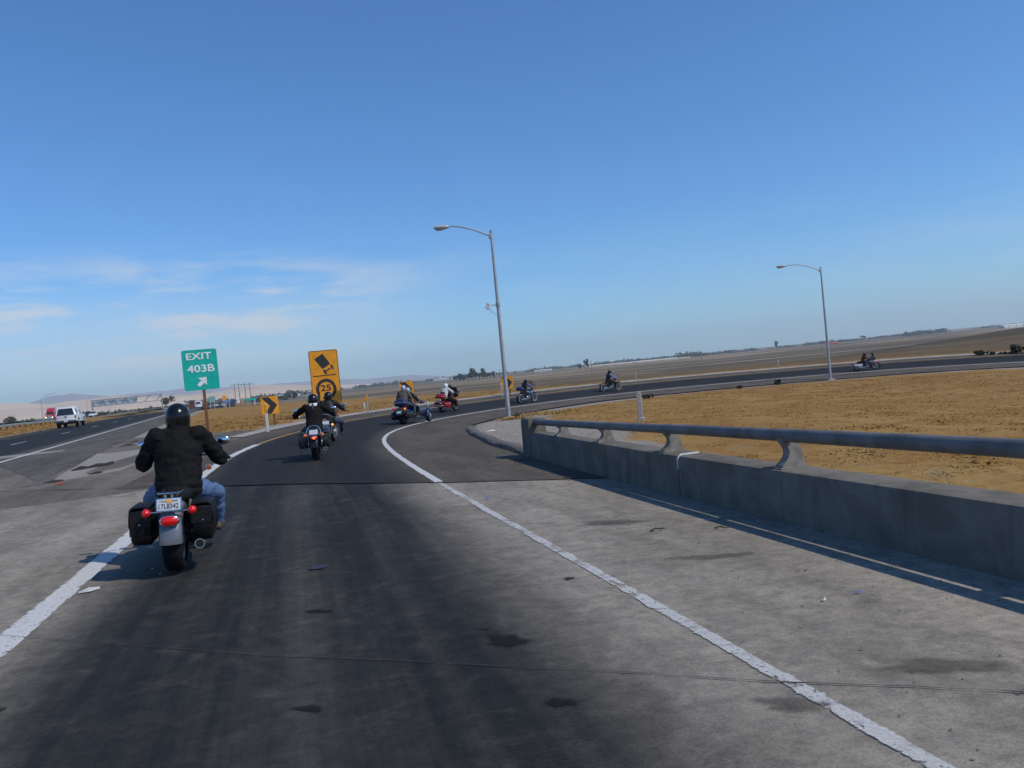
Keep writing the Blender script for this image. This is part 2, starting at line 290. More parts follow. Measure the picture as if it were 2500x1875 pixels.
# ---------------------------------------------------------------- mesh helpers
class MB:
    def __init__(s): s.v = []; s.f = []
    def add(s, vs, fs):
        o = len(s.v); s.v += [tuple(map(float, q)) for q in vs]; s.f += [tuple(i + o for i in f) for f in fs]; return s
    def box(s, c, size, bev=0.0, rot=None, taper=(1, 1)):
        """chamfered box; taper scales the top face in x,y"""
        h = [q / 2 for q in size]; bev = min(bev, min(h) * 0.95); vs = []; idx = {}
        rot = rot or Matrix.Identity(3)
        for sx in (-1, 1):
            for sy in (-1, 1):
                for sz in (-1, 1):
                    for a in range(3):
                        q = [sx * h[0], sy * h[1], sz * h[2]]
                        for b_ in range(3):
                            if b_ != a: q[b_] -= (sx, sy, sz)[b_] * bev
                        if sz > 0: q[0] *= taper[0]; q[1] *= taper[1]
                        idx[(sx, sy, sz, a)] = len(vs); vs.append(rot @ Vector(q) + Vector(c))
        fs = []
        for a in range(3):
            o = [i for i in range(3) if i != a]
            for sg in (-1, 1):
                r = []
                for (u, w) in ((-1, -1), (1, -1), (1, 1), (-1, 1)):
                    k = [0, 0, 0]; k[a] = sg; k[o[0]] = u; k[o[1]] = w; r.append(idx[(*k, a)])
                fs.append(r if (sg > 0) == (a != 1) else r[::-1])
        if bev > 0:
            for c_ in range(3):
                a, b_ = [i for i in range(3) if i != c_]
                for sa in (-1, 1):
                    for sb in (-1, 1):
                        k0 = [0, 0, 0]; k0[a] = sa; k0[b_] = sb; k0[c_] = -1; k1 = list(k0); k1[c_] = 1
                        fs.append((idx[(*k0, a)], idx[(*k1, a)], idx[(*k1, b_)], idx[(*k0, b_)]))
            for sx in (-1, 1):
                for sy in (-1, 1):
                    for sz in (-1, 1): fs.append([idx[(sx, sy, sz, a)] for a in range(3)])
        return s.add(vs, fs)
    def tube(s, pts, rad, n=10, cap=True, flat=None):
        """round bar along pts; rad a number or list; flat=(axis vector, factor) squashes the section"""
        P = [Vector(p) for p in pts]; m = len(P); rad = [rad] * m if isinstance(rad, (int, float)) else list(rad)
        rings = []; ref = None
        for i in range(m):
            d = (P[min(i + 1, m - 1)] - P[max(i - 1, 0)]).normalized()
            if ref is None: ref = Vector((0, 0, 1)) if abs(d.z) < 0.9 else Vector((1, 0, 0))
            a = (ref - d * ref.dot(d)).normalized(); b = d.cross(a); ref = a
            ring = []
            for k in range(n):
                t = 2 * math.pi * k / n; q = a * math.cos(t) * rad[i] + b * math.sin(t) * rad[i]
                if flat: f = Vector(flat[0]).normalized(); q = q - f * q.dot(f) * (1 - flat[1])
                ring.append(P[i] + q)
            rings.append(ring)
        return s.loft(rings, cap)
    def loft(s, rings, cap=True, closed=True):
        n = len(rings[0]); vs = [q for r in rings for q in r]; fs = []
        for i in range(len(rings) - 1):
            for k in range(n if closed else n - 1):
                a, b = i * n + k, i * n + (k + 1) % n; fs.append((a, b, b + n, a + n))
        if cap: fs.append(tuple(range(n))[::-1]); fs.append(tuple(range((len(rings) - 1) * n, len(rings) * n)))
        return s.add(vs, fs)
    def lathe(s, prof, c, axis=(0, 0, 1), n=24, cap=True, sc=(1, 1)):
        """prof [(radius, height)] turned about axis through c"""
        ax = Vector(axis).normalized(); a = ax.orthogonal().normalized() if abs(ax.z) < 0.99 else Vector((1, 0, 0)); b = ax.cross(a); c = Vector(c)
        return s.loft([[c + ax * h + (a * math.cos(2 * math.pi * k / n) * sc[0] + b * math.sin(2 * math.pi * k / n) * sc[1]) * max(r, 1e-4) for k in range(n)] for r, h in prof], cap)
    def sup(s, c, r, e1=1.0, e2=1.0, nu=20, nv=12, rot=None):
        """superellipsoid: e<1 boxier"""
        rot = rot or Matrix.Identity(3); c = Vector(c); sp = lambda t, e: math.copysign(abs(t) ** e, t); rings = []
        for i in range(nv + 1):
            ph = -math.pi / 2 + math.pi * i / nv; cz, sz = sp(math.cos(ph), e1), sp(math.sin(ph), e1); cz = max(cz, 0.002)
            rings.append([c + rot @ Vector((r[0] * cz * sp(math.cos(2 * math.pi * k / nu), e2), r[1] * cz * sp(math.sin(2 * math.pi * k / nu), e2), r[2] * sz)) for k in range(nu)])
        return s.loft(rings)
    def prism(s, poly, t, org=(0, 0, 0), ux=(1, 0, 0), uy=(0, 0, 1)):
        """2-d polygon in the plane (ux,uy) pushed by t along ux x uy"""
        o, ux, uy = Vector(org), Vector(ux), Vector(uy); nrm = ux.cross(uy).normalized(); n = len(poly)
        a = [o + ux * p[0] + uy * p[1] for p in poly]; b = [q + nrm * t for q in a]
        return s.add(a + b, [tuple(range(n))[::-1], tuple(range(n, 2 * n))] + [(k, (k + 1) % n, (k + 1) % n + n, k + n) for k in range(n)])
    def build(s, name, m, parent=None, smooth=True, angle=40):
        me = bpy.data.meshes.new(name); me.from_pydata(s.v, [], s.f)
        bm = bmesh.new(); bm.from_mesh(me); bmesh.ops.recalc_face_normals(bm, faces=bm.faces)
        if smooth:
            for f in bm.faces: f.smooth = True
            lim = math.radians(angle)
            for e in bm.edges:
                if len(e.link_faces) != 2 or e.calc_face_angle(0) > lim: e.smooth = False
        bm.to_mesh(me); bm.free()
        me.materials.append(m)
        o = bpy.data.objects.new(name, me); COL.objects.link(o); o.parent = parent
        return o
def tag(o, label=None, cat=None, group=None, kind=None):
    if label: o['label'] = label
    if cat: o['category'] = cat
    if group: o['group'] = group
    if kind: o['kind'] = kind
    return o
def empty(name, loc=(0, 0, 0), rz=0.0, label=None, cat=None, group=None):
    o = bpy.data.objects.new(name, None); COL.objects.link(o); o.empty_display_size = 0.2
    o.location = loc; o.rotation_euler = (0, 0, rz); return tag(o, label, cat, group)
def kids(o): return [c for c in COL.objects if c.parent == o]
def copy_tree(o, parent=None):
    c = o.copy(); COL.objects.link(c); c.parent = parent
    for k in list(o.children): copy_tree(k, c)
    return c
def grid_obj(name, fn, us, vs, m, parent=None, uv=None, zone=None):
    """surface patch: fn(U,V)->(..,3) arrays over the two parameter lists"""
    U, V = np.meshgrid(us, vs, indexing='ij'); P = fn(U, V).reshape(-1, 3); a, b = len(us), len(vs)
    i = (np.arange(a - 1)[:, None] * b + np.arange(b - 1)[None]).ravel(); F = np.stack([i, i + b, i + b + 1, i + 1], -1)
    me = bpy.data.meshes.new(name); me.vertices.add(len(P)); me.vertices.foreach_set('co', P.ravel())
    me.loops.add(F.size); me.loops.foreach_set('vertex_index', F.ravel()); me.polygons.add(len(F)); me.polygons.foreach_set('loop_start', np.arange(0, F.size, 4)); 
    me.update(calc_edges=True); me.validate()
    nz = sum(p.normal.z for p in list(me.polygons)[:50])
    if nz < 0: me.flip_normals()
    me.polygons.foreach_set('use_smooth', np.ones(len(F), bool))
    if uv is not None:
        q = uv(U, V).reshape(-1, 2); l = me.uv_layers.new(name='so'); vi = np.empty(len(me.loops), int); me.loops.foreach_get('vertex_index', vi); l.data.foreach_set('uv', q[vi].ravel())
    me.materials.append(m); o = bpy.data.objects.new(name, me); COL.objects.link(o); o.parent = parent
    return o
def text_part(name, body, m, parent, size, mtx, extrude=0.002, width=None, height=None):
    """flat lettering as a mesh, fitted to width x height, local x right / y up"""
    cu = bpy.data.curves.new(name, 'FONT'); cu.body = body; cu.size = size; cu.extrude = extrude; cu.offset = size * 0.018; cu.align_x = 'CENTER'; cu.align_y = 'CENTER'; cu.resolution_u = 3
    t = bpy.data.objects.new(name, cu); COL.objects.link(t)
    dg = bpy.context.evaluated_depsgraph_get(); me = bpy.data.meshes.new_from_object(t.evaluated_get(dg)); bpy.data.objects.remove(t)
    co = np.empty(len(me.vertices) * 3); me.vertices.foreach_get('co', co); co = co.reshape(-1, 3)
    lo, hi = co.min(0), co.max(0); co[:, :2] -= ((lo + hi) / 2)[:2]
    if width: co[:, 0] *= width / (hi[0] - lo[0])
    if height: co[:, 1] *= height / (hi[1] - lo[1])
    me.vertices.foreach_set('co', co.ravel()); me.transform(mtx); me.materials.clear(); me.materials.append(m); me.update()
    o = bpy.data.objects.new(name, me); COL.objects.link(o); o.parent = parent; return o

# ================================================================ THE SETTING
def oin(s): return np.interp(s, [0, 15, 20, 24.5, 30, 42, 62, 72, 90, 102, 150], [-2.2, -2.2, -2.33, -2.63, -2.9, -2.87, -2.35, -2.7, -2.9, -2.4, -2.5])
def wid(s): return np.interp(s, RS, RW)
def sj(o): return np.interp(o, [-3, 0, 2.46, 5.15, 6.6, 8.25, 12, 30], [11.3, 13.9, 16.4, 18.5, 18.9, 19.6, 22, 30])

def geom_axis(lo, hi, step, far, ratio=1.22):
    a = list(np.arange(lo, hi + 1e-6, step)); d = step
    while a[-1] < far: d *= ratio; a.append(a[-1] + d)
    d = step; b = []; x = lo
    while x > -far: d *= ratio; x -= d; b.append(x)
    return np.array(b[::-1] + a)
gx = geom_axis(-62, 84, 0.75, 9200); gy = geom_axis(-9, 104, 0.75, 9200)
def ground_fn(X, Y):
    r = np.hypot(X, Y)
    z = pz(X, Y) - 0.07 - 0.0022 * np.clip(r - 90, 0, 700)
    z = z + 0.5 * np.sin(X * 0.004 + 2) * np.sin(Y * 0.0031) * sstep(300, 900, r)
    # rough the turf a little away from the pavement
    s, o = so(X, Y); w = wid(s)
    t = (X - F0[0]) * FD[0] + (Y - F0[1]) * FD[1]; p = (X - F0[0]) * FN[0] + (Y - F0[1]) * FN[1]
    off = np.maximum(np.where(o < 0, oin(s) - o, o - w - 2.4), 0)
    nn = np.sin(X * 1.9 + 1.3 * np.sin(Y * .9)) * np.sin(Y * 1.7 + 1.1 * np.sin(X * .7)) + .6 * np.sin(X * .61) * np.sin(Y * .53 + 1)
    inside = (o < 0) & (s > 3)
    z = z + 0.05 * nn * sstep(1.0, 4.0, off) * np.where(inside | (p < -4), 1, 0) * (r < 120)
    # under the turf inside the loop the ground comes up to the pavement edge
    z = z + 0.062 * sstep(0.1, 0.9, off) * np.where(o < 0, 1, sstep(37, 39, s)) * (r < 150)
    return np.stack([X, Y, z], -1)
MGROUND = ground_material()
ground = grid_obj('ground', ground_fn, gx, gy, MGROUND); tag(ground, 'dry plain and grassy embankments under the roads', kind='structure')
GX, GY = np.meshgrid(gx, gy, indexing='ij'); GX = GX.ravel(); GY = GY.ravel()
_s, _o = so(GX, GY); _w = wid(_s); _t = (GX - F0[0]) * FD[0] + (GY - F0[1]) * FD[1]; _p = (GX - F0[0]) * FN[0] + (GY - F0[1]) * FN[1]
_in = oin(_s) - _o; _outd = _o - _w
_vw = np.interp(_s, [10, 16, 24, 32, 40, 46, 60, 90, 150], [.3, 3.0, 3.6, 3.4, 2.8, 2.0, 1.6, 1.7, 1.5])
_nz = .7 * np.sin(GX * .83 + 2 * np.sin(GY * .31)) * np.sin(GY * .71 + 1.6 * np.sin(GX * .43))
gravel = np.where(_o < 0, 1 - sstep(-.7, .9, _in - _vw + _nz), 1 - sstep(2.2, 3.4, _outd + .4 * _nz))
gravel = np.where((_p > -4.6) & (_p < 11), np.maximum(gravel, 1 - sstep(3.6, 5.0, -_p + .3 * _nz)), gravel)
gravel = np.where(_p > 11, .25, gravel) * (np.hypot(GX, GY) < 160)
_gw = np.interp(_s, [36, 46, 56, 66, 150], [7.0, 5.0, 1.5, .2, .0])
field = np.where(_o > 0, sstep(2.4, 5.0, _outd - _gw + 1.0 * _nz), 0.0) * np.where(_p < -14, 1, 0)
field = np.where((_o > 0) & (_p < 0), field * sstep(16, 40, -_p), field); field = np.maximum(field, sstep(140, 260, np.hypot(GX, GY)) * np.where(_p > -10, sstep(40, 90, _p), 1))
ca = ground.data.color_attributes.new('zone', 'FLOAT_COLOR', 'POINT')
ca.data.foreach_set('color', np.stack([np.clip(1 - field - gravel, 0, 1), gravel, field, np.ones_like(field)], -1).astype(np.float32).ravel())

M_CONC = road_material('bridge_concrete', (0.292, 0.262, 0.218), (0.0185, 0.0195, 0.0195), 0.975, 0.45, 4.2, 70.0, True)
M_ASPH = road_material('ramp_asphalt', (0.112, 0.097, 0.080), (0.019, 0.0195, 0.0205), 0.98, 0.25, 4.4, 110.0)
M_GORE = road_material('gore_asphalt', (0.170, 0.147, 0.122), (0.10, 0.09, 0.08), 0.0, 0.5, 4.0, 90.0)
M_FWY = road_material('freeway_asphalt', (0.125, 0.112, 0.100), (0.021, 0.0215, 0.0225), 0.97, 0.6, 9.4, 110.0)
P_WHITE = paint_material('worn_white_paint', (0.62, 0.62, 0.60), 0.66)
P_WORN = paint_material('flaking_white_paint', (0.52, 0.52, 0.50), 0.532)
P_YEL = paint_material('yellow_paint', (0.50, 0.29, 0.07), 0.64)

def ribbon(name, s0, s1, o0, o1, m, parent=None, dz=0.0, ds=0.5, no=2, line=False, path=ramp):
    n = max(2, int(abs(s1 - s0) / ds) + 1)
    f0 = o0 if callable(o0) else (lambda s: s * 0 + o0); f1 = o1 if callable(o1) else (lambda s: s * 0 + o1)
    fn = lambda U, V: path(U, f0(U) + (f1(U) - f0(U)) * V, dz)
    uv = (lambda U, V: np.stack([V * 2 - 1, U], -1)) if line else (lambda U, V: np.stack([f0(U) + (f1(U) - f0(U)) * V, U], -1))
    return grid_obj(name, fn, np.linspace(s0, s1, n), np.linspace(0, 1, no), m, parent, uv)

# concrete bridge deck up to its skewed end joint
_so = lambda U, V: -30 + (sj(-2.75 + 32 * V) + 30) * U
deck = grid_obj('bridge_deck', lambda U, V: ramp(_so(U, V), -2.75 + 32 * V), np.linspace(0, 1, 100), np.linspace(0, 1, 100), M_CONC, None, lambda U, V: np.stack([-2.75 + 32 * V, _so(U, V)], -1))
tag(deck, 'grey concrete bridge deck with dark tyre-blackened exit lane', kind='structure')
_sa = lambda U, V: sj(-2.2 + 8.2 * V) + 0.025 + (150 - sj(-2.2 + 8.2 * V)) * U
_oa = lambda U, V: oin(_sa(U, V)) + (wid(_sa(U, V)) + 1.5 - oin(_sa(U, V))) * V
rampo = grid_obj('exit_ramp', lambda U, V: ramp(_sa(U, V), _oa(U, V), 0.008), np.linspace(0, 1, 260), np.linspace(0, 1, 14), M_ASPH, None, lambda U, V: np.stack([_oa(U, V), _sa(U, V)], -1))
tag(rampo, 'dark asphalt exit ramp curling right round the loop', kind='structure')
# paved gore between the ramp and the freeway
def gore_fn(U, V):
    s = 16 + U * 19.5; A = ramp(s, wid(s) + 0.3); t = -22 + U * 30; B = fway(t, -0.2)
    X = A[..., 0] + (B[..., 0] - A[..., 0]) * V; Y = A[..., 1] + (B[..., 1] - A[..., 1]) * V
    Y = Y + 0.8 * np.sin(V * 9) * (U > 0.98) + (U > .98) * (2.2 * V)
    cut = sj(so(X, Y)[1]); return np.stack([X, Y, pz(X, Y) + 0.003], -1)
gore_road = grid_obj('gore_pavement', gore_fn, np.linspace(0.14, 1, 50), np.linspace(0, 1, 24), M_GORE, None, lambda U, V: np.stack([V * 6 + 10, U * 20], -1))
tag(gore_road, 'worn grey-brown paved gore between ramp and freeway', kind='structure')
def tj(p): return np.interp(p, [-7, -3.3, -1, 0, 1, 10], [-13.5, -12.0, -5, -2, 1.0, 5.0])
_tf = lambda U, V: tj(-3 + 12.8 * V) + (1500 - tj(-3 + 12.8 * V)) * U ** 2.2
fwyo = grid_obj('freeway', lambda U, V: fway(_tf(U, V), -3 + 12.8 * V, 0.012 + 0.0006 * np.clip(_tf(U, V) - 60, 0, 400)), np.linspace(0, 1, 160), np.linspace(0, 1, 14), M_FWY, None, lambda U, V: np.stack([-3 + 12.8 * V, _tf(U, V)], -1))
tag(fwyo, 'dark straight freeway lanes running off to the left', kind='structure')
opp = ribbon('opposite_freeway', -120, 1500, 36.0, 49.0, M_GORE, None, 0.01, 8.0, 4, False, lambda s, o, dz: fway(s, o, dz + 0.0006 * np.clip(s - 60, 0, 400)))
tag(opp, 'pale grey opposite carriageway beyond the median', kind='structure')

# painted lines, children of the pavement they lie on
def joint_s(o): return float(sj(o))
ribbon('painted_line', -8, joint_s(0) - .02, -0.06, 0.06, P_WORN, deck, 0.006, 0.4, 3, True)
ribbon('painted_line', joint_s(0) + .05, 150, -0.07, 0.07, P_WHITE, rampo, 0.015, 0.5, 3, True)
ribbon('painted_line', -8, 18.0, lambda s: wid(s) - .12, lambda s: wid(s) + .12, P_WHITE, deck, 0.006, 0.4, 3, True)
ribbon('painted_line', 18.1, 29.2, lambda s: wid(s) - .12, lambda s: wid(s) + .12, P_WHITE, rampo, 0.015, 0.4, 3, True)
ribbon('painted_line', 29.3, 150, lambda s: wid(s) - .06, lambda s: wid(s) + .06, P_YEL, rampo, 0.015, 0.5, 3, True)
FWP = lambda s, o, dz: fway(s, o, dz + 0.012 + 0.0006 * np.clip(s - 60, 0, 400))
ribbon('painted_line', -60, 500, -0.1, 0.1, P_WHITE, fwyo, 0.007, 2.0, 2, True, FWP)
ribbon('painted_line', 2, 500, 7.9, 8.05, P_YEL, fwyo, 0.007, 3.0, 2, True, FWP)
for k in range(14): ribbon('painted_line', 4 + k * 14.6, 7.7 + k * 14.6, 3.85, 3.99, P_WHITE, fwyo, 0.007, 1.0, 2, True, FWP)

# bridge end joint, slab joint and stains, children of the deck
M_JOINT = mat('joint_filler', (0.035, 0.032, 0.03), 0.9, var=0.4, vscale=20)
def stain_material(name='oil_stain', a=.72):
    k = NT(name); r = k.xyz(k.uv())[0]; p = k.pos(); n = k.noise(p, 9.0, 6, .65)
    k.base((0.016, 0.015, 0.015)); k.rough(.8); k.b.inputs['Specular IOR Level'].default_value = .1
    k.set(k.b.inputs['Alpha'], k.math('MULTIPLY', k.step(k.math('ADD', r, k.math('MULTIPLY', k.math('SUBTRACT', n, .5), .9)), .55, .95, 1.0, 0.0), a)); return k.m
M_STAIN = stain_material(); M_DUST = stain_material('dirt_stain', .30)
def joint_line(name, pts, half, m, parent, dz, wob=0.0):
    pts = np.array(pts, float); n = 90; t = np.linspace(0, 1, n); q = np.linspace(0, 1, len(pts)); x = np.interp(t, q, pts[:, 0]); y = np.interp(t, q, pts[:, 1])
    j = RNG.normal(0, 1, n); j = np.convolve(np.pad(j, 3, mode='edge'), np.ones(7) / 7, 'valid') * wob
    hw = half * (0.35 + 1.1 * np.abs(np.convolve(np.pad(RNG.normal(0, 1, n), 2, mode='edge'), np.ones(5) / 5, 'valid'))) if wob else half
    return grid_obj(name, lambda U, V: np.stack([np.interp(U, t, x), np.interp(U, t, y) + np.interp(U, t, j) + (V * 2 - 1) * np.interp(U, t, hw * np.ones(n)), pz(np.interp(U, t, x), np.interp(U, t, y)) + dz], -1), t, np.array([0., 1.]), m, parent)
joint_line('expansion_joint', [(0.95, 12.0), (0.59, 12.47), (-1.34, 13.44), (-4.42, 15.46), (-7.55, 16.9), (-8.97, 17.0), (-10.77, 17.2), (-15, 18.6)], 0.02, M_JOINT, deck, 0.011, 0.03)
joint_line('slab_joint', [(-6.6, 7.35), (-3.84, 6.13), (-1.8, 5.18), (-0.15, 4.56), (1.01, 4.06), (2.13, 3.62), (3.1, 3.2)], 0.0045, M_JOINT, deck, 0.009, 0.022)
def blotch(name, x, y, rx, ry, m, parent, dz, rot=0.0, n=26, rough=0.3, zf=pz):
    mb = MB(); ph = RNG.uniform(0, 6.28, 4); pts = []
    for k in range(n):
        a = 2 * math.pi * k / n; q = 1 + rough * (math.sin(2 * a + ph[0]) * .5 + math.sin(3 * a + ph[1]) * .4 + math.sin(5 * a + ph[2]) * .3 + math.sin(9 * a + ph[3]) * .18)
        dx, dy = rx * q * math.cos(a), ry * q * math.sin(a); pts.append((x + dx * math.cos(rot) - dy * math.sin(rot), y + dx * math.sin(rot) + dy * math.cos(rot)))
    P = [(px_, py_, float(zf(px_, py_)) + dz) for px_, py_ in pts]; P.append((x, y, float(zf(x, y)) + dz))
    mb.add(P, [(k, (k + 1) % n, n) for k in range(n)]); ob = mb.build(name, m, parent, False); ul = ob.data.uv_layers.new(name='so')
    for lp, ud in zip(ob.data.loops, ul.data): ud.uv = (0.0 if lp.vertex_index == n else 1.0, 0.0)
    return ob
for (x, y, rx, ry, m_, r_) in ((-0.18, 5.01, .17, .13, M_STAIN, .5), (-0.32, 5.28, .05, .025, M_STAIN, .4), (0.09, 3.99, .09, .07, M_STAIN, .3), (2.0, 4.0, .32, .15, M_DUST, .4), (1.15, 3.72, .22, .09, M_DUST, .4), (2.3, 3.6, .25, .07, M_DUST, .4), (1.5, 6.7, .4, .12, M_DUST, .4), (.9, 8.6, .5, .16, M_DUST, .4), (-1.2, 4.2, .1, .05, M_STAIN, .4), (-1.6, 6.1, .12, .06, M_STAIN, .4), (.3, 6.4, .06, .04, M_STAIN, .4), (-3.05, 4.6, .05, .03, M_STAIN, .4), (-2.2, 3.4, .04, .02, M_STAIN, .4)):
    blotch('stain', x, y, rx, ry, m_, deck, 0.008, -0.2, rough=r_)
def flat_patch(name, pts, m, parent, dz):
    mb = MB(); mb.add([(x, y, float(pz(x, y)) + dz) for x, y in pts], [tuple(range(len(pts)))]); return mb.build(name, m, parent, False)
M_DIRT = mat('dirt_film', (0.24, 0.215, 0.185), 0.95, var=0.18, vscale=2.5, bump=0.3, bscale=30)
M_TAR = mat('tar_band', (0.105, 0.09, 0.078), 0.9, var=0.2, vscale=3)
flat_patch('dirt_patch', [(-10.65, 18.6), (-11.4, 20.3), (-12.16, 22.5), (-13.5, 26.0), (-15.6, 31.2), (-14.6, 33.0), (-12.4, 28.0), (-10.5, 22.7), (-10.1, 20.7)], M_DIRT, gore_road, 0.006)
flat_patch('tar_band', [(-10.9, 17.9), (-12.74, 23.2), (-16.2, 32.7), (-15.7, 31.2), (-12.3, 22.8), (-10.6, 18.2)], M_TAR, gore_road, 0.009)
flat_patch('concrete_patch', [(-20.04, 31.75), (-17.63, 32.08), (-17.11, 30.76), (-17.87, 30.33), (-18.73, 29.66)], M_DIRT, fwyo, 0.016)
joint_line('tar_band', [(-14.2, 22.4), (-15.8, 26.9), (-17.4, 31.6)], 0.16, M_TAR, gore_road, 0.009, 0.03)

# light gutter strip outside the ramp shoulder, and the kerb at the end of the barrier
M_GUT = mat('gutter_concrete', (0.30, 0.28, 0.25), 0.9, var=0.2, vscale=2.0, bump=0.2, bscale=30)
gut = ribbon('gutter', 33, 150, lambda s: wid(s) + 1.5, lambda s: wid(s) + 2.1, M_GUT, None, 0.03, 0.6, 3); tag(gut, 'pale concrete gutter strip along the outer shoulder', kind='structure')
M_KERB = mat('kerb_asphalt', (0.115, 0.100, 0.085), 0.95, var=0.45, vscale=4, bump=0.6, bscale=25)
mb = MB(); rings = []
for s in np.linspace(16.4, 36, 150):
    h = (0.105 + .008 * math.sin(s * 2.1) + .003 * math.sin(s * 9.3)) * (1 - float(sstep(29, 36, s))) + 0.012; o0 = float(oin(s)) + .02 * math.sin(s * 1.3) + .004 * math.sin(s * 9.1); prof = [(0.02, -.05), (0.0, h * .55), (-.05, h * .92), (-.12, h), (-.24, h), (-.30, h * .8), (-.34, -.05)]
    rings.append([tuple(ramp(s, o0 + a) + np.array([0, 0, b])) for a, b in prof])
mb.loft(rings, True, False); kerb = mb.build('kerb', M_KERB); tag(kerb, 'dark rounded kerb curving from the barrier end around the gravel nose', 'kerb', kind='structure')

# ================================================================ BRIDGE BARRIER
M_PARA = NT('parapet_concrete')
def _para():
    k = M_PARA; p = k.pos(); n = k.noise(p, 2.0, 8, .65, .5); st = k.noise(k.scale(p, (5.0, 5.0, .35)), 1.0, 6, .6); f = k.noise(p, 70, 4, .65); sc = k.noise(k.scale(p, (.9, .9, 14)), 1.0, 5, .6, .3); pit = k.noise(p, 22, 5, .7)
    c = k.mix(k.step(n, .32, .68), (0.125, 0.114, 0.094), (0.195, 0.18, 0.152)); c = k.mix(k.math('MULTIPLY', k.step(st, .52, .72), .45), c, (0.055, 0.047, 0.038)); c = k.mix(k.math('MULTIPLY', k.step(sc, .62, .74), .4), c, (0.045, 0.04, 0.036)); c = k.mix(k.math('MULTIPLY', k.step(st, .40, .28), .35), c, (0.26, 0.24, 0.20))
    c = k.mix(k.math('MULTIPLY', k.step(pit, .6, .74), .5), c, (0.05, 0.045, 0.04)); c = k.mix(k.math('MULTIPLY', k.step(f, .45, .72), .35), c, (0.11, 0.10, 0.085))
    k.base(c); k.rough(.93); k.bump(k.math('ADD', f, pit), .35, .012); k.b.inputs['Specular IOR Level'].default_value = .2
_para()
M_PIPE = mat('galvanised_pipe', (0.135, 0.133, 0.130), 0.62, 0.15, var=0.30, vscale=4, bump=0.12, bscale=50)
M_POST = mat('cast_post', (0.20, 0.185, 0.165), 0.85, 0.0, var=0.35, vscale=9, bump=0.2, bscale=60)
M_SEAL = mat('joint_sealant', (0.62, 0.62, 0.60), 0.7, var=0.1)
bar = empty('bridge_barrier', tuple(ramp(16.5, -2.3)), 0, 'low concrete bridge barrier with grey pipe rail on curved posts', 'barrier')
bl = Vector(bar.location)
def bp(s, o, z): 
    q = ramp(s, o); return Vector((q[0], q[1], float(q[2]) + z)) - bl
PO, PW, PH = -2.2, 0.36, 0.50
secs = [(-12, -6.1), (-6.08, -0.8), (-0.78, 4.38), (4.4, 9.64), (9.66, 12.02), (12.04, 16.05)]
for a, b in secs:
    mb = MB(); rings = []
    for s in np.linspace(a, b, 8):
        rings.append([bp(s, PO - .0, -.12), bp(s, PO - .02, PH - .05), bp(s, PO - .035, PH - .012), bp(s, PO - .07, PH), bp(s, PO - PW, PH), bp(s, PO - PW - .02, PH - .03), bp(s, PO - PW - .02, -.3)])
    mb.loft(rings); mb.build('parapet_section', M_PARA.m, bar, True, 30)
for s in (9.65, 12.03, 4.39):
    mb = MB(); 
    if s == 9.65: 
        mb.tube([bp(s, PO - .3, PH + .004), bp(s, PO - .06, PH + .004), bp(s, PO - .012, PH - .04), bp(s, PO - .008, PH - .16)], [.012, .014, .013, .008], 6); mb.build('joint_sealant', M_SEAL, bar)
    else:
        mb.tube([bp(s, PO - .3, PH - .012), bp(s, PO - .07, PH - .012), bp(s, PO - .03, PH - .06), bp(s, PO - .02, .02)], .008, 5); mb.build('joint_filler', M_JOINT, bar)
# end post block
mb = MB(); a0, a1 = 16.06, 16.62
for (s0_, s1_) in ((a0, a1),):
    pro = lambda s: [bp(s, PO + .0, -.12), bp(s, PO - .01, .74), bp(s, PO - .03, .77), bp(s, PO - PW + .02, .77), bp(s, PO - PW, .74), bp(s, PO - PW, -.3)]
    mb.loft([pro(s0_), pro(s0_ + .02), pro(s1_ - .02), pro(s1_)])
mb.build('end_block', M_PARA.m, bar, True, 30)
# pipe sections with sleeves at the posts; the top stands 0.9 m over the deck
pipe_z = lambda s: float(np.interp(s, [-12, 5, 9.5, 16.1], [0.845, 0.845, 0.80, 0.70]))
for a, b, rr in ((-12, 4.36, .066), (4.34, 7.62, .0665), (7.60, 10.2, .063), (10.18, 16.08, .0605)):
    mb = MB(); mb.tube([bp(s, PO - .17, pipe_z(s)) for s in np.linspace(a, b, 12)], rr, 20); mb.build('rail_pipe', M_PIPE, bar)
for s in (-9.6, -6.6, -3.2, 0.4, 4.3, 7.62, 10.2, 12.5, 14.6):
    mb = MB(); zt = pipe_z(s) - .035; f = (zt - PH) / .3
    # profile across the barrier: deeply concave towards the road, flared at the foot behind
    pr = [(0.085, 0), (0.08, .035), (.03, .075), (.0, .12), (-.012, .165), (.0, .21), (.03, .255), (.06, .30), (.08, .32), (-.10, .32), (-.125, .28), (-.15, .16), (-.172, .05), (-.19, 0)]
    A = [bp(s - .055, PO - .17 + x, PH + z * f) for x, z in pr]; B = [bp(s + .055, PO - .17 + x, PH + z * f) for x, z in pr]
    mb.loft([A, B]); po = mb.build('rail_post', M_POST, bar, True, 35)
    mb = MB(); mb.loft([[bp(s + q, PO - .17 + x, PH + z) for x, z in ((.11, 0), (.11, .008), (-.19, .008), (-.19, 0))] for q in (-.08, .08)]); mb.build('base_plate', M_POST, po)

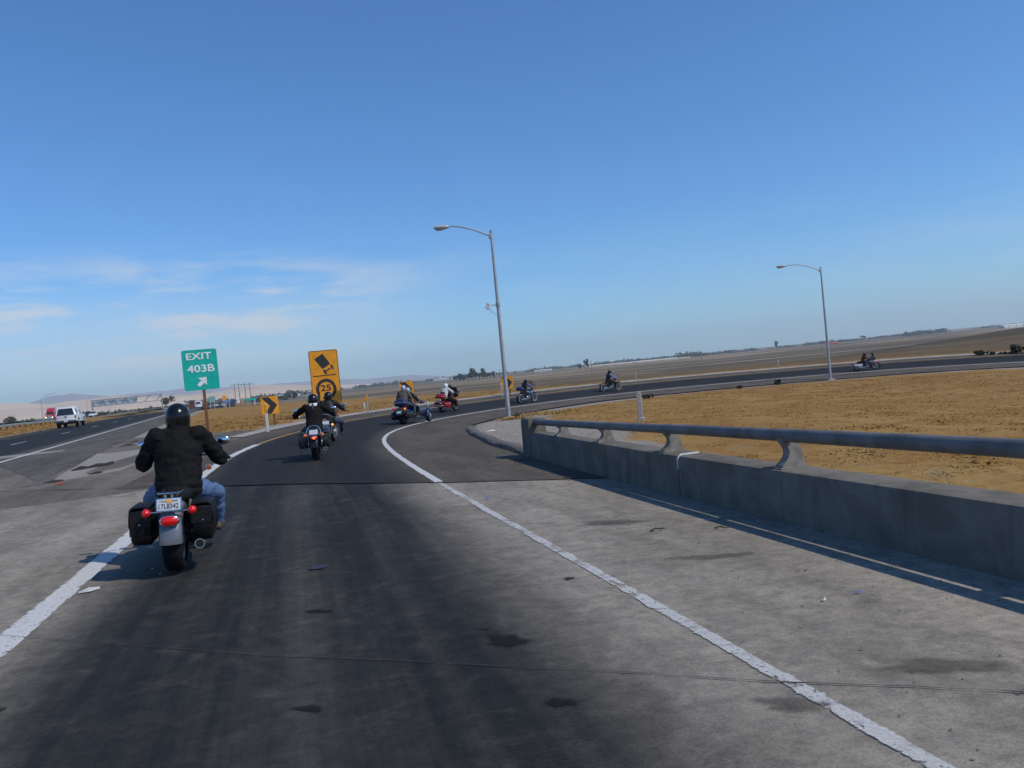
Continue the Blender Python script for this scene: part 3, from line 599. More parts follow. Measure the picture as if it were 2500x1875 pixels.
# ================================================================ FAR COUNTRY
def hill_range(name, az0, az1, r0, r1, heights, m, label, seed, rough=0.25):
    """ridge between two bearings (degrees right of +Y); heights [(bearing, metres)]"""
    ha = [h[0] for h in heights]; hv = [h[1] for h in heights]
    def fn(U, V):
        a = np.radians(az0 + (az1 - az0) * U); r = r0 + (r1 - r0) * V; X = r * np.sin(a); Y = r * np.cos(a)
        prof = np.sin(np.pi * np.clip(V, 0, 1)) ** 1.2; h = np.interp(az0 + (az1 - az0) * U, ha, hv)
        n = np.zeros_like(X)
        for q in range(5):
            f = 2 ** q / 900.0; n += np.abs(np.sin(X * f * 1.3 + seed * (q + 1) + 1.7 * np.sin(Y * f * .8 + q)) * np.sin(Y * f * 1.1 + seed * 2 + q * 1.9 + 1.3 * np.sin(X * f * .7))) / 1.7 ** q
        n = n / 1.6
        return np.stack([X, Y, -12 + (h * 1.02 + 10) * prof * (1 - rough + rough * 2 * n) + prof * 6 * np.sin(X / 130 + seed) * np.sin(Y / 170)], -1)
    return tag(grid_obj(name, fn, np.linspace(0, 1, 260), np.linspace(0, 1, 40), m), label, kind='structure')
def hill_mat(name, c1, c2):
    k = NT(name); p = k.pos(); n = k.noise(p, 0.0016, 6, .6, .4); n2 = k.noise(p, 0.012, 5, .6)
    k.base(k.mix(k.step(n2, .52, .75), k.mix(k.step(n, .35, .65), c1, c2), tuple(x * .6 for x in c1))); k.rough(.95); k.b.inputs['Specular IOR Level'].default_value = 0.1; return k.m
hill_range('hills', -42, -9.5, 3300, 5200, [(-42, 62), (-35, 66), (-32, 60), (-29.5, 46), (-27.5, 52), (-26, 58), (-23.5, 42), (-20.5, 40), (-18.6, 46), (-17.4, 50), (-16, 38), (-14, 26), (-12, 12), (-9.5, 0)], hill_mat('tan_hills', (0.66, 0.50, 0.34), (0.50, 0.37, 0.25)), 'dry tan hills along the left horizon', 1.3)
hill_range('hills', -44, -4, 6200, 9000, [(-44, 120), (-34, 95), (-30.5, 118), (-28, 138), (-26, 112), (-24.5, 122), (-22, 126), (-20, 105), (-17, 92), (-14, 82), (-12, 66), (-9, 58), (-7, 52), (-5.5, 22), (-4, 0)], hill_mat('blue_hills', (0.30, 0.27, 0.27), (0.25, 0.23, 0.24)), 'faint blue hill range far behind the tan hills', 4.1)

haze_m = bpy.data.materials.new('haze'); haze_m.use_nodes = True; hn = haze_m.node_tree.nodes; hn.remove(hn['Principled BSDF'])
pv = hn.new('ShaderNodeVolumePrincipled'); pv.inputs['Color'].default_value = (0.78, 0.91, 1.0, 1); pv.inputs['Density'].default_value = 0.00014; pv.inputs['Anisotropy'].default_value = 0.2
haze_m.node_tree.links.new(pv.outputs[0], hn['Material Output'].inputs['Volume'])
mb = MB(); mb.box((0, 0, 115), (19600, 19600, 270)); hz = mb.build('haze', haze_m, None, False); tag(hz, 'thin pale summer haze over the whole plain', kind='stuff')

# ================================================================ ROADSIDE THINGS
def gz(x, y): return float(ground_fn(np.array([float(x)]), np.array([float(y)]))[0, 2])
def rz_(x, y): return float(pz(np.array([float(x)]), np.array([float(y)]))[0])
M_GALV = mat('galvanised_steel', (0.36, 0.38, 0.39), 0.5, 0.45, var=0.18, vscale=3, bump=0.05, bscale=80)
M_LAMP = mat('lamp_housing', (0.46, 0.46, 0.44), 0.5, 0.2, var=0.1)
M_GLASS = mat('lamp_lens', (0.55, 0.56, 0.55), 0.2, 0.0, trans=0.3)
M_RUSTW = mat('brown_wood_post', (0.155, 0.066, 0.034), 0.85, var=0.3, vscale=6, bump=0.3, bscale=30, stretch=(6, 6, .6))
M_WHITEP = mat('white_plastic', (0.62, 0.62, 0.60), 0.6, var=0.12, vscale=8)
M_GREYPOST = mat('weathered_grey_post', (0.36, 0.35, 0.33), 0.8, var=0.18, vscale=8)
M_CONB = mat('concrete_base', (0.32, 0.30, 0.27), 0.9, var=0.2, vscale=6, bump=0.2)

def street_lamp(x, y, h, arm, label, camera=False, arm_dir=(-1.0, 0.0), thick=1.0):
    z0 = gz(x, y); L = empty('street_lamp', (x, y, z0), 0, label, 'street lamp', 'tall street lamps inside the loop')
    ad = Vector((arm_dir[0], arm_dir[1], 0)).normalized()
    mb = MB(); mb.tube([(0, 0, -.1), (0, 0, .4), (0, 0, h * .5), (0, 0, h)], [.115 * thick, .112 * thick, .09 * thick, .062 * thick], 16); mb.build('pole', M_GALV, L)
    mb = MB(); mb.box((0, 0, .0), (.55, .55, .16), .03); mb.box((0, 0, .09), (.34, .34, .03), .005); mb.build('base', M_CONB, L)
    mb = MB(); mb.lathe([(.07 * thick, 0), (.072 * thick, .05), (.03, .08)], (0, 0, h - .02), n=14); mb.build('pole_cap', M_GALV, L)
    pts = [(0, -.25), (.35, -.09), (.8, .12), (1.3, .30), (1.75, .41), (2.1, .44), (arm - .55, .42)]
    mb = MB(); mb.tube([ad * u + Vector((0, 0, h + w)) for u, w in pts], [.045, .04, .036, .033, .031, .03, .03], 10); mb.build('arm', M_GALV, L)
    mb = MB(); mb.box((ad.x * .06, ad.y * .06, h - .26), (.16, .16, .22), .02); mb.build('arm_bracket', M_GALV, L)
    c = ad * (arm - .3) + Vector((0, 0, h + .40)); rot = Matrix((ad, Vector((0, 0, 1)).cross(ad), Vector((0, 0, 1)))).transposed()
    mb = MB(); mb.sup(c + Vector((0, 0, .02)), (.40, .17, .10), .8, .75, 20, 10, rot); mb.build('lamp_head', M_LAMP, L)
    mb = MB(); mb.sup(c + ad * .1 + Vector((0, 0, -.06)), (.24, .14, .075), 1, .8, 18, 8, rot); mb.build('lens', M_GLASS, L)
    mb = MB(); mb.lathe([(.03, 0), (.035, .05), (.02, .08)], c + ad * -.02 + Vector((0, 0, .11)), n=10); mb.build('photocell', M_LAMP, L)
    if camera:
        z = h * .61
        mb = MB(); mb.lathe([(.105, -.12), (.11, -.1), (.11, .1), (.105, .12)], (0, 0, z), n=14); mb.build('bracket_band', M_GALV, L)
        mb = MB(); mb.tube([(0, 0, z), (-.22, -.02, z - .02), (-.42, -.03, z)], .022, 8); mb.build('camera_arm', M_GALV, L)
        r2 = Matrix.Rotation(R(28), 3, 'Y'); cm = MB(); cm.box((-.5, -.05, z - .06), (.2, .15, .3), .03, r2); cb = cm.build('camera_box', M_WHITEP, L)
        cm = MB(); cm.box((-.505, -.05, z + .09), (.25, .18, .02), .006, r2); cm.build('hood', M_WHITEP, cb)
        mb = MB(); mb.tube([(-.42, -.05, z - .2), (-.33, -.04, z - .36), (-.2, -.02, z - .47), (-.08, 0, z - .5)], .012, 6); mb.build('cable', M_GALV, L)
    return L
street_lamp(-0.32, 41.2, 9.45, 2.75, 'tall grey street lamp with white camera box, standing at the gravel nose', True)
street_lamp(25.72, 66.3, 9.15, 3.35, 'tall grey street lamp farther along the ramp, no camera box', False, (-1, .12), .95)

# ---- signs
M_SIGNG = mat('sign_green', (0.0, 0.40, 0.31), 0.45, var=0.13, vscale=3)
M_SIGNY = mat('sign_orange_yellow', (0.76, 0.30, 0.006), 0.5, var=0.13, vscale=3)
M_SIGNW = mat('sign_white', (0.72, 0.75, 0.75), 0.5, var=0.12, vscale=6)
M_SIGNB = mat('sign_black', (0.022, 0.021, 0.02), 0.6)
M_SIGNBK = mat('sign_back', (0.30, 0.31, 0.32), 0.5, 0.4)
def rrect(w, h, r, n=5):
    pts = []
    for cx, cy, a0 in ((w / 2 - r, h / 2 - r, 0), (-w / 2 + r, h / 2 - r, 90), (-w / 2 + r, -h / 2 + r, 180), (w / 2 - r, -h / 2 + r, 270)):
        for k in range(n): a = R(a0 + 90 * k / (n - 1)); pts.append((cx + r * math.cos(a), cy + r * math.sin(a)))
    return pts
def sign_root(name, x, y, rz, label, cat, group=None): return empty(name, (x, y, gz(x, y)), rz, label, cat, group)
# local sign frame: x right (as read), face towards -y, z up
UX, UZ = (1, 0, 0), (0, 0, 1)
def flatpart(name, poly, m, parent, off, z0=0.0, t=0.004):
    """polygon (x,z) lying off metres in front of the panel face (towards -y)"""
    mb = MB(); mb.prism(poly, t, (0, -off, z0), UX, UZ); return mb.build(name, m, parent, False)
FACE = Matrix.Rotation(R(90), 4, 'X')
def letters(body, m, parent, x, z, w, h, off=0.012): return text_part('lettering', body, m, parent, 1.0, Matrix.Translation((x, -off, z)) @ FACE, 0.002, w, h)
# exit sign: 1.55 x 1.82 m on one brown post
S = sign_root('exit_sign', -13.59, 36.1, R(18), 'green exit 403B sign with white arrow on a single brown post', 'sign')
zc, pw, ph = 3.78 - .89, 1.46, 1.78
mb = MB(); mb.box((0.05, .05, 1.42), (.12, .14, 2.9), .01); mb.build('post', M_RUSTW, S)
mb = MB(); mb.prism(rrect(pw, ph, .1), .012, (0, -.03, zc), UX, UZ); mb.build('panel', M_SIGNG, S, False)
ring_o, ring_i = rrect(pw - .03, ph - .03, .09), rrect(pw - .075, ph - .075, .075)
mb = MB(); n_ = len(ring_o); mb.add([(a, -.045, zc + b) for a, b in ring_o] + [(a, -.045, zc + b) for a, b in ring_i], [(k, (k + 1) % n_, (k + 1) % n_ + n_, k + n_) for k in range(n_)]); mb.build('border', M_SIGNG, S, False)
ux = lambda u: (u - .5) * pw
uz = lambda v: zc + (.5 - v) * ph
letters('EXIT', M_SIGNW, S, ux(.487), uz(.16), .72 * pw, .165 * ph, .048)
letters('403B', M_SIGNW, S, ux(.515), uz(.468), .775 * pw, .185 * ph, .048)
flatpart('arrow', [(ux(u), uz(v)) for u, v in ((.402, .699), (.649, .689), (.638, .889), (.581, .831), (.433, .923), (.356, .861), (.501, .763))], M_SIGNW, S, .046)
for zz in (zc + .5, zc - .5): mb = MB(); mb.lathe([(.02, 0), (.02, .012), (.0, .016)], (.05, -.044, zz), (0, -1, 0), 8); mb.build('bolt', M_GALV, S)
# truck-tipping advisory sign 1.48 x 2.95 m on two posts
S = sign_root('truck_warning_sign', -10.02, 44.3, R(12), 'tall orange-yellow sign of a tipping truck over a looping arrow and 25', 'sign')
pw, ph = 1.53, 2.95; zc = 3.72 - ph / 2
for sx in (-.45, .45): mb = MB(); mb.box((sx, .06, 1.55), (.14, .14, 3.3), .012); mb.build('post', M_RUSTW, S)
mb = MB(); mb.prism(rrect(pw, ph, .09), .014, (0, -.03, zc), UX, UZ); mb.build('panel', M_SIGNY, S, False)
ring_o, ring_i = rrect(pw - .02, ph - .02, .09), rrect(pw - .075, ph - .075, .07); n_ = len(ring_o)
mb = MB(); mb.add([(a, -.048, zc + b) for a, b in ring_o] + [(a, -.048, zc + b) for a, b in ring_i], [(k, (k + 1) % n_, (k + 1) % n_ + n_, k + n_) for k in range(n_)]); mb.build('border', M_SIGNB, S, False)
pu = lambda L: [(ux2(u), uz2(v)) for u, v in L]
ux2 = lambda u: (u - .5) * pw
uz2 = lambda v: zc + (.5 - v) * ph
tr = flatpart('truck_symbol', pu([(.483, .06), (.723, .258), (.44, .342), (.189, .15)]), M_SIGNB, S, .047)
for L in ([(.712, .283), (.769, .271), (.841, .355), (.786, .369)], [(.442, .362), (.499, .349), (.589, .434), (.525, .446)], [(.52, .378), (.715, .322), (.736, .345), (.55, .400)]): flatpart('truck_wheel', pu(L), M_SIGNB, tr, .047)
flatpart('road_bar', pu([(.1, .456), (.89, .452), (.89, .468), (.1, .472)]), M_SIGNB, S, .047)
# looping arrow: thick arc open at the bottom, head at lower left
cx, cz, r1, r2 = ux2(.5), uz2(.715), .355 * pw, .245 * pw
pts = []
A = [R(a) for a in np.linspace(205, -60, 28)]
outer = [(cx + r1 * math.cos(a), cz + r1 * 1.05 * math.sin(a)) for a in A]; inner = [(cx + r2 * math.cos(a), cz + r2 * 1.05 * math.sin(a)) for a in A]
stem = [(cx - r1, cz - .5 * pw)], [(cx - r2, cz - .5 * pw)]
ar = MB(); ring = [stem[0][0]] + outer; rin = [stem[1][0]] + inner; n_ = len(ring)
ar.add([(a, -.047, b) for a, b in ring] + [(a, -.047, b) for a, b in rin], [(k, k + 1, k + 1 + n_, k + n_) for k in range(n_ - 1)]); la = ar.build('loop_arrow', M_SIGNB, S, False)
flatpart('arrow_head', pu([(.33, .875), (.53, .79), (.60, .93)]), M_SIGNB, la, .048)
for sx in (-.45, .45):
    for zz in (-1.25, -.4, .45, 1.25): mb = MB(); mb.lathe([(.022, 0), (.022, .012), (.0, .016)], (sx, -.045, zc + zz), (0, -1, 0), 8); mb.build('bolt', M_GALV, S)
letters('25', M_SIGNB, S, ux2(.49), uz2(.69), .36 * pw, .115 * ph, .05)
# chevrons
def chevron(x, y, rz, w, h, zb, label, post_dx=.15):
    S = sign_root('chevron_sign', x, y, rz, label, 'sign', 'chevron signs round the outside of the curve')
    mb = MB(); mb.box((post_dx, .05, (zb + h * .8) / 2), (.1, .1, zb + h * .8 + .1), .008); mb.build('post', M_RUSTW, S)
    mb = MB(); mb.prism(rrect(w, h, .05), .01, (0, -.01, zb + h / 2), UX, UZ); mb.build('panel', M_SIGNY, S, False)
    f = lambda u, v: ((u - .5) * w, zb + h * (1 - v))
    p = [f(.02, .03), f(.46, .03), f(.93, .505), f(.56, .975), f(.17, .975), f(.515, .52)]
    mb = MB(); mb.add([(a, -.025, b) for a, b in p], [(0, 1, 2, 5), (5, 2, 3, 4)]); mb.build('chevron', M_SIGNB, S, False); return S
chevron(-11.75, 39.6, R(16), .80, .86, .53, 'orange chevron sign on short brown post left of the truck sign')
chevron(-6.65, 51.6, R(8), .86, 1.0, .78, 'orange chevron sign partly hidden behind the three-wheeler riders')
chevron(-0.35, 61.2, R(2), .86, .95, .62, 'orange chevron sign crossed by the near street lamp pole')
# delineators and markers
def marker(x, y, h, w, m, label, top=None, name='marker_post', rz=0.0, group='marker posts along the ramp'):
    P = empty(name, (x, y, gz(x, y)), rz, label, 'marker post', group)
    mb = MB(); mb.box((0, 0, h / 2 - .05), (w, w * .35, h + .1), w * .08); mb.build('post', m, P)
    if top: mb = MB(); mb.box((0, -w * .22, h - .19), (w * 1.05, .012, .36), .004); mb.build('reflector', top, P)
    else: mb = MB(); mb.box((0, -w * .2, h - .1), (w * .7, .008, .09), .002); mb.build('reflector', M_SIGNW, P)
    return P
marker(-10.52, 34.8, 1.27, .11, M_WHITEP, 'white marker post with yellow top, in front of the left chevron', M_SIGNY)
marker(-8.47, 47.5, 1.17, .11, M_GREYPOST, 'grey marker post with yellow top, right of the truck sign', M_SIGNY)
marker(-9.36, 51.4, .40, .09, M_WHITEP, 'short white stub post left of the yellow-topped grey post')
marker(-5.62, 53.7, .38, .09, M_WHITEP, 'short cream stub post between three-wheeler and red motorcycle')
marker(-0.82, 60.9, 1.1, .13, M_GREYPOST, 'grey marker post just left of the farthest chevron')
marker(10.6, 70.0, 1.0, .07, M_GREYPOST, 'thin grey marker post beyond the road right of the black bobber')
marker(24.4, 74.8, 1.02, .07, M_GREYPOST, 'thin grey marker post beyond the road left of the far lamp')
marker(-71.0, 190.0, 1.2, .14, M_WHITEP, 'white post by the far freeway, nearest the blue sign')
marker(-57.2, 182.0, 1.2, .14, M_WHITEP, 'white post by the far freeway, left of a pair')
marker(-53.0, 180.0, 1.1, .14, M_WHITEP, 'white post by the far freeway, right of a pair')
P = empty('guard_post', (3.62, 23.7, gz(3.62, 23.7)), R(-8), 'stout grey boxed post with cap standing in grass behind the barrier', 'post')
mb = MB(); mb.box((0, 0, .40), (.135, .1, .88), .012); mb.build('shaft', M_GREYPOST, P)
mb = MB(); mb.box((0, 0, .85), (.1, .08, .06), .01); mb.build('cap', M_GREYPOST, P)
mb = MB(); mb.box((0, 0, .06), (.2, .16, .14), .015); mb.build('base', M_GREYPOST, P)
for zz in (.2, .5, .8): mb = MB(); mb.lathe([(.014, 0), (.014, .02)], (-.067, -.03, zz), (-1, 0, 0), 6); mb.build('bolt', M_GALV, P)

# ---- freeway furniture
def fpos(t, p):
    q = fway(t, p); return float(q[0]), float(q[1])
G = empty('guardrail', (*fpos(60, 22), gz(*fpos(60, 22))), 0, 'grey steel guardrail in the freeway median grass', 'guardrail'); g0 = Vector(G.location)
for a in range(8):
    t0 = 52 + a * 11; rings = []
    for t in (t0, t0 + 10.98):
        x, y = fpos(t, 22); z = gz(x, y); nx, ny = float(FN[0]), float(FN[1])
        rings.append([Vector((x + nx * d, y + ny * d, z + h)) - g0 for d, h in ((-.02, .42), (-.09, .48), (-.09, .54), (-.03, .58), (-.09, .62), (-.09, .68), (-.02, .74), (.01, .74), (.01, .42))])
    mb = MB(); mb.loft(rings); mb.build('rail', M_GALV, G, True, 30)
for a in range(23):
    x, y = fpos(52 + a * 3.8, 22.1); mb = MB(); mb.box(Vector((x, y, gz(x, y) + .3)) - g0, (.15, .15, .85), .01); mb.build('post', M_RUSTW, G)
GA = empty('sign_gantry', (-170, 398, gz(-170, 398)), 0, 'grey overhead truss sign gantry across the opposite freeway', 'gantry'); g0 = Vector(GA.location)
A, B = Vector((-170, 398, 0)), Vector((-207.0, 404, 0))
for q in (A, B): mb = MB(); z = gz(q.x, q.y); mb.tube([Vector((q.x, q.y, z - .2)) - g0, Vector((q.x, q.y, 7.0)) - g0], .28, 10); mb.build('post', M_GALV, GA)
N = 12; d = (B - A).normalized(); nn = Vector((-d.y, d.x, 0)) * .5
for z in (3.7, 6.7): mb = MB(); [mb.tube([A + nn * s + Vector((0, 0, z)) - g0, B + nn * s + Vector((0, 0, z)) - g0], .13, 6) for s in (-1, 1)]; mb.build('chord', M_GALV, GA)
for k in range(N):
    a, b = A.lerp(B, k / N), A.lerp(B, (k + 1) / N); lo, hi = (3.7, 6.7) if k % 2 else (6.7, 3.7)
    mb = MB(); [mb.tube([a + nn * s + Vector((0, 0, lo)) - g0, b + nn * s + Vector((0, 0, hi)) - g0], .09, 5) for s in (-1, 1)]; mb.build('brace', M_GALV, GA)
mb = MB(); rr = Matrix.Rotation(math.atan2(d.y, d.x), 3, 'Z'); mb.box(A.lerp(B, .68) + Vector((0, .9, 5.2)) - g0, (24, .12, 3.0), 0, rr); mb.build('sign_panel', mat('gantry_panel', (0.62, 0.72, 0.74), 0.6, var=.08, vscale=.4), GA)
mb = MB(); mb.box(Vector((-166, 391, gz(-166, 391) + 1.3)) - g0, (1.8, 1.2, 2.6), .05); mb.build('control_cabinet', M_SIGNBK, GA)
for x, y, lab in ((-189.4, 330, 'slim freeway lamp standing left of the red truck'), (-246.4, 475, 'slim freeway lamp between the pickup and the gantry')):
    z0 = gz(x, y); L = empty('freeway_lamp', (x, y, z0), 0, lab, 'street lamp', 'distant freeway lamps'); h = 10.4 - z0
    mb = MB(); mb.tube([(0, 0, -.2), (0, 0, h * .82)], [.16, .1], 8); mb.build('pole', M_GALV, L)
    mb = MB(); mb.tube([(0, 0, h * .82), (1.6, 0, h * .9), (3.6, 0, h * .97), (5.6, 0, h * 1.0)], .07, 6); mb.build('arm', M_GALV, L)
    mb = MB(); mb.sup((6.0, 0, h), (.5, .2, .12)); mb.build('lamp_head', M_LAMP, L)
# far road climbing to an overpass, with its traffic and signs
def far_road(U, V):
    y = 215 + U * 420; xc = -78 - (y - 215) * .335 + (V - .5) * 9.0; X = xc; Y = y + 0 * V
    return np.stack([X, Y, ground_fn(X, Y)[..., 2] + .12 + 3.6 * sstep(.15, .95, U)], -1)
fr = grid_obj('overpass_road', far_road, np.linspace(0, 1, 30), np.linspace(0, 1, 4), M_FWY, None, lambda U, V: np.stack([V * 8 + .8, U * 400], -1)); tag(fr, 'dark far road climbing towards an overpass', kind='structure')
def far_sign(x, y, w, h, z, m, label):
    S = sign_root('freeway_sign', x, y, R(16), label, 'sign', 'small far freeway signs')
    for sx in (-.3, .3): mb = MB(); mb.box((sx * w, .08, z / 2), (.16, .12, z + .2)); mb.build('post', M_GREYPOST, S)
    mb = MB(); mb.prism(rrect(w, h, .1), .03, (0, 0, z + h / 2), UX, UZ); mb.build('panel', m, S, False)
far_sign(-73.3, 200, 1.5, 1.5, 1.5, mat('sign_pale_teal', (0.16, 0.36, 0.33), .5), 'small pale teal sign beside the far freeway')
far_sign(-70.6, 201, .9, 1.5, 1.5, M_SIGNY, 'small yellow sign touching the pale teal sign')
far_sign(-66.2, 190, 1.7, .55, 1.1, mat('sign_blue', (0.10, 0.22, 0.48), .5), 'small blue sign low beside the far freeway')
far_sign(-60.0, 188, 2.3, .5, 1.1, M_SIGNG, 'small dark green sign right of the blue sign')
for x, y, h, lab in ((-207.7, 620, 15.5, 'left wooden H-frame power pole far across the field'), (-180.3, 560, 14.5, 'right wooden H-frame power pole far across the field')):
    z0 = gz(x, y); H = empty('power_pole', (x, y, z0), R(12), lab, 'power pole', 'far H-frame power poles')
    for sx in (-1.6, 1.6): mb = MB(); mb.tube([(sx, 0, -.3), (sx, 0, h)], [.26, .18], 7); mb.build('pole', M_RUSTW, H)
    mb = MB(); mb.box((0, 0, h - 1.2), (8.0, .25, .3)); mb.build('crossarm', M_RUSTW, H)
    for sx in (-3.6, 0, 3.6): mb = MB(); mb.tube([(sx, 0, h - 1.35), (sx, 0, h - 2.3)], .11, 6); mb.build('insulator', M_GREYPOST, H)

for x, y, h, lab in ((-9.5, 700, 11, 'single utility pole on the plain left of the near lamp'), (75, 760, 11, 'single utility pole on the plain right of the near lamp'), (-62, 2000, 22, 'tall thin mast on the horizon above the three-wheeler'), (210, 900, 10, 'single utility pole on the plain behind the black bobber'), (380, 1000, 10, 'single utility pole on the plain left of the far lamp')):
    H = empty('utility_pole', (x, y, gz(x, y)), R(20), lab, 'power pole', 'single far utility poles'); mb = MB(); mb.tube([(0, 0, -.3), (0, 0, h)], [.2, .13], 7); mb.build('pole', M_RUSTW, H); mb = MB(); mb.box((0, 0, h - .9), (2.6, .14, .16)); mb.build('crossarm', M_RUSTW, H)

# ---- vegetation
def leaf_mat(name, c1, c2):
    k = NT(name); p = k.n('ShaderNodeTexCoord').outputs['Object']; n = k.noise(p, 1.1, 3, .6)
    k.base(k.mix(k.step(n, .35, .65), c1, c2)); k.rough(.8); k.b.inputs['Specular IOR Level'].default_value = .2; return k.m
M_LEAF = leaf_mat('dark_foliage', (0.022, 0.034, 0.016), (0.052, 0.068, 0.030)); M_LEAF2 = leaf_mat('grey_foliage', (0.05, 0.052, 0.032), (0.10, 0.095, 0.055)); M_BARK = mat('bark', (0.10, 0.075, 0.055), .9, var=.3)
def crown_mesh(n, rx, ry, rz, zc, leaf, seed, lump=6, low=0.0):
    """many leaf-sized quads spread through several overlapping clumps"""
    g = np.random.default_rng(seed); cs = g.normal(0, .42, (lump, 3)); cs[:, 2] *= .8; rs = g.uniform(.35, .62, lump); V = []; F = []
    for i in range(n):
        c = g.integers(lump); u = g.normal(0, 1, 3); u /= np.linalg.norm(u); q = cs[c] + u * rs[c] * g.uniform(.55, 1.05); q = np.array([q[0] * rx, q[1] * ry, max(q[2], -1 + low) * rz + zc])
        a = g.normal(0, 1, 3); a /= np.linalg.norm(a); b = np.cross(a, g.normal(0, 1, 3)); b /= np.linalg.norm(b); s = leaf * g.uniform(.6, 1.4); k = len(V)
        V += [q - a * s - b * s * .5, q + a * s - b * s * .4, q + a * s * .8 + b * s * .5, q - a * s * .7 + b * s * .6]; F.append((k, k + 1, k + 2, k + 3))
    mb = MB(); mb.v = [tuple(v) for v in V]; mb.f = F; return mb
PROTO = []
for sd, (rx, rz, zc, hh) in enumerate(((3.4, 3.2, 6.0, 4.2), (2.6, 4.2, 6.6, 4.0), (4.2, 2.6, 5.2, 3.6))):
    cm = crown_mesh(420, rx, rx, rz, zc, .55, sd + 3, 7); tm = MB(); tm.tube([(0, 0, -.5), (.1, 0, hh * .5), (.2, .1, hh), (.3, .2, hh + 1.6)], [.34, .28, .2, .08], 7)
    for a in range(4): tm.tube([(.15, .05, hh * .8), (math.cos(a * 1.6) * 1.2, math.sin(a * 1.6) * 1.2, hh + 1.3)], [.14, .05], 5)
    PROTO.append((cm, tm))
PM = {}
def far_tree(x, y, s, kind, label, group, m=None):
    T = empty('tree', (x, y, gz(x, y)), random.uniform(0, 6), label, 'tree', group)
    key = (kind, (m or M_LEAF).name)
    if key not in PM:
        a = PROTO[kind][0].build('crown', m or M_LEAF, T, False); b = PROTO[kind][1].build('trunk', M_BARK, T); PM[key] = (a, b)
    else:
        for q in PM[key]: c = q.copy(); COL.objects.link(c); c.parent = T
    T.scale = (s, s, s * random.uniform(.9, 1.15)); return T
ORD = ('first', 'second', 'third', 'fourth', 'fifth', 'sixth', 'seventh', 'eighth', 'ninth', 'tenth', 'last')
for k in range(11):
    f = k / 10; far_tree(-76 + 50 * f + random.uniform(-1, 1), 1150 + 60 * f + random.uniform(-25, 25), random.uniform(.95, 1.5) * (1.25 if 3 < k < 8 else .9), k % 3, ORD[k] + ' dark tree from the left in the far clump behind the near street lamp', 'far clump of trees behind the near lamp')
for x, y, s, kd, lab in ((109.8, 1300, 1.0, 1, 'lone dark tree in the far plain, shorter of a pair'), (121, 1290, 1.35, 1, 'lone dark tree in the far plain, taller of a pair'), (-257.8, 420, .62, 2, 'round dry bush-like tree at the far left edge'), (-220.4, 520, 1.0, 0, 'lone round tree right of the overhead gantry'), (-403, 1500, 1.5, 0, 'dark tree by white sheds left of the truck sign'), (-415, 1510, 1.1, 2, 'lower dark tree beside the tree by white sheds'), (716, 2200, 1.9, 1, 'tall far tree right of the far street lamp'), (997, 2300, 1.8, 0, 'far tree group member near the far right horizon')):
    far_tree(x, y, s, kd, lab, 'single far trees', M_LEAF2 if y < 600 else None)
# hazy tree belts along the horizon: one mass nobody could count
def belt(name, pts, h, n, label, seed):
    g = np.random.default_rng(seed); V = []; F = []; pts = np.array(pts, float); q = np.linspace(0, 1, len(pts)); z0 = gz(*pts[0])
    for i in range(n):
        t = g.random(); gap = math.sin(t * 37 + seed) + .7 * math.sin(t * 91 + seed * 2)
        if gap < -.35 and g.random() < .8: continue
        x = np.interp(t, q, pts[:, 0]) + g.normal(0, 12); y = np.interp(t, q, pts[:, 1]) + g.normal(0, 25); hh = h * g.uniform(.35, 1.15) * (1 + .25 * gap); z0 = gz(x, y) if i % 4 == 0 else z0
        for j in range(9):
            c = np.array([x + g.normal(0, 4.5), y + g.normal(0, 4), z0 + hh * g.uniform(.05, 1)]); a = g.normal(0, 1, 3); a /= np.linalg.norm(a); b = np.cross(a, g.normal(0, 1, 3)); b /= np.linalg.norm(b); s = g.uniform(1.4, 3.0); k = len(V)
            V += [c - a * s - b * s * .7, c + a * s - b * s * .7, c + a * s + b * s * .7, c - a * s + b * s * .7]; F.append((k, k + 1, k + 2, k + 3))
    mb = MB(); mb.v = [tuple(v) for v in V]; mb.f = F; o = mb.build(name, M_LEAF, None, False); tag(o, label, kind='stuff')
belt('tree_belt', [(-900, 2300), (-500, 2200), (-200, 2500), (200, 2700), (500, 2500)], 7.5, 700, 'hazy belt of trees and town along the left horizon', 1)
belt('tree_belt', [(400, 2500), (800, 2400), (1200, 2500), (1900, 2600), (2300, 2500)], 6.5, 600, 'hazy belt of trees along the right horizon', 2)
belt('tree_belt', [(395, 1980), (430, 2010), (470, 2050)], 10, 90, 'dark block of trees on the plain right of the barns', 3)
belt('tree_belt', [(1010, 2080), (1150, 2250), (1270, 2400)], 9, 130, 'long dark tree rows near the right horizon', 4)
belt('tree_belt', [(-420, 640), (-330, 720), (-230, 840)], 1.3, 90, 'low scrub line behind the opposite freeway', 5)
def bush(x, y, w, h, seed, label, m=M_LEAF):
    B = empty('bush', (x, y, gz(x, y)), 0, label, 'bush', 'green bushes along the ramp')
    crown_mesh(int(240 * max(w, .5)), w / 2, w / 2, h * .55, h * .5, .055 + .03 * w, seed, 6, .1).build('foliage', m, B, False)
    mb = MB(); [mb.tube([(0, 0, -.05), (math.cos(a) * w * .15, math.sin(a) * w * .15, h * .35), (math.cos(a) * w * .3, math.sin(a) * w * .3, h * .7)], [.02, .015, .006], 5) for a in (0, 1.3, 2.6, 3.9, 5.2)]; mb.build('stems', M_BARK, B)
bush(41.6, 72.6, .95, .60, 1, 'dark roadside bush, leftmost of the row at the right edge')
bush(42.5, 72.3, .6, .42, 2, 'small dark roadside bush second from the left in the row')
bush(43.2, 72.2, .5, .3, 3, 'lowest pale bush in the row at the right edge', M_LEAF2)
bush(44.1, 71.6, 1.4, .78, 4, 'biggest dark bush in the row at the right edge')
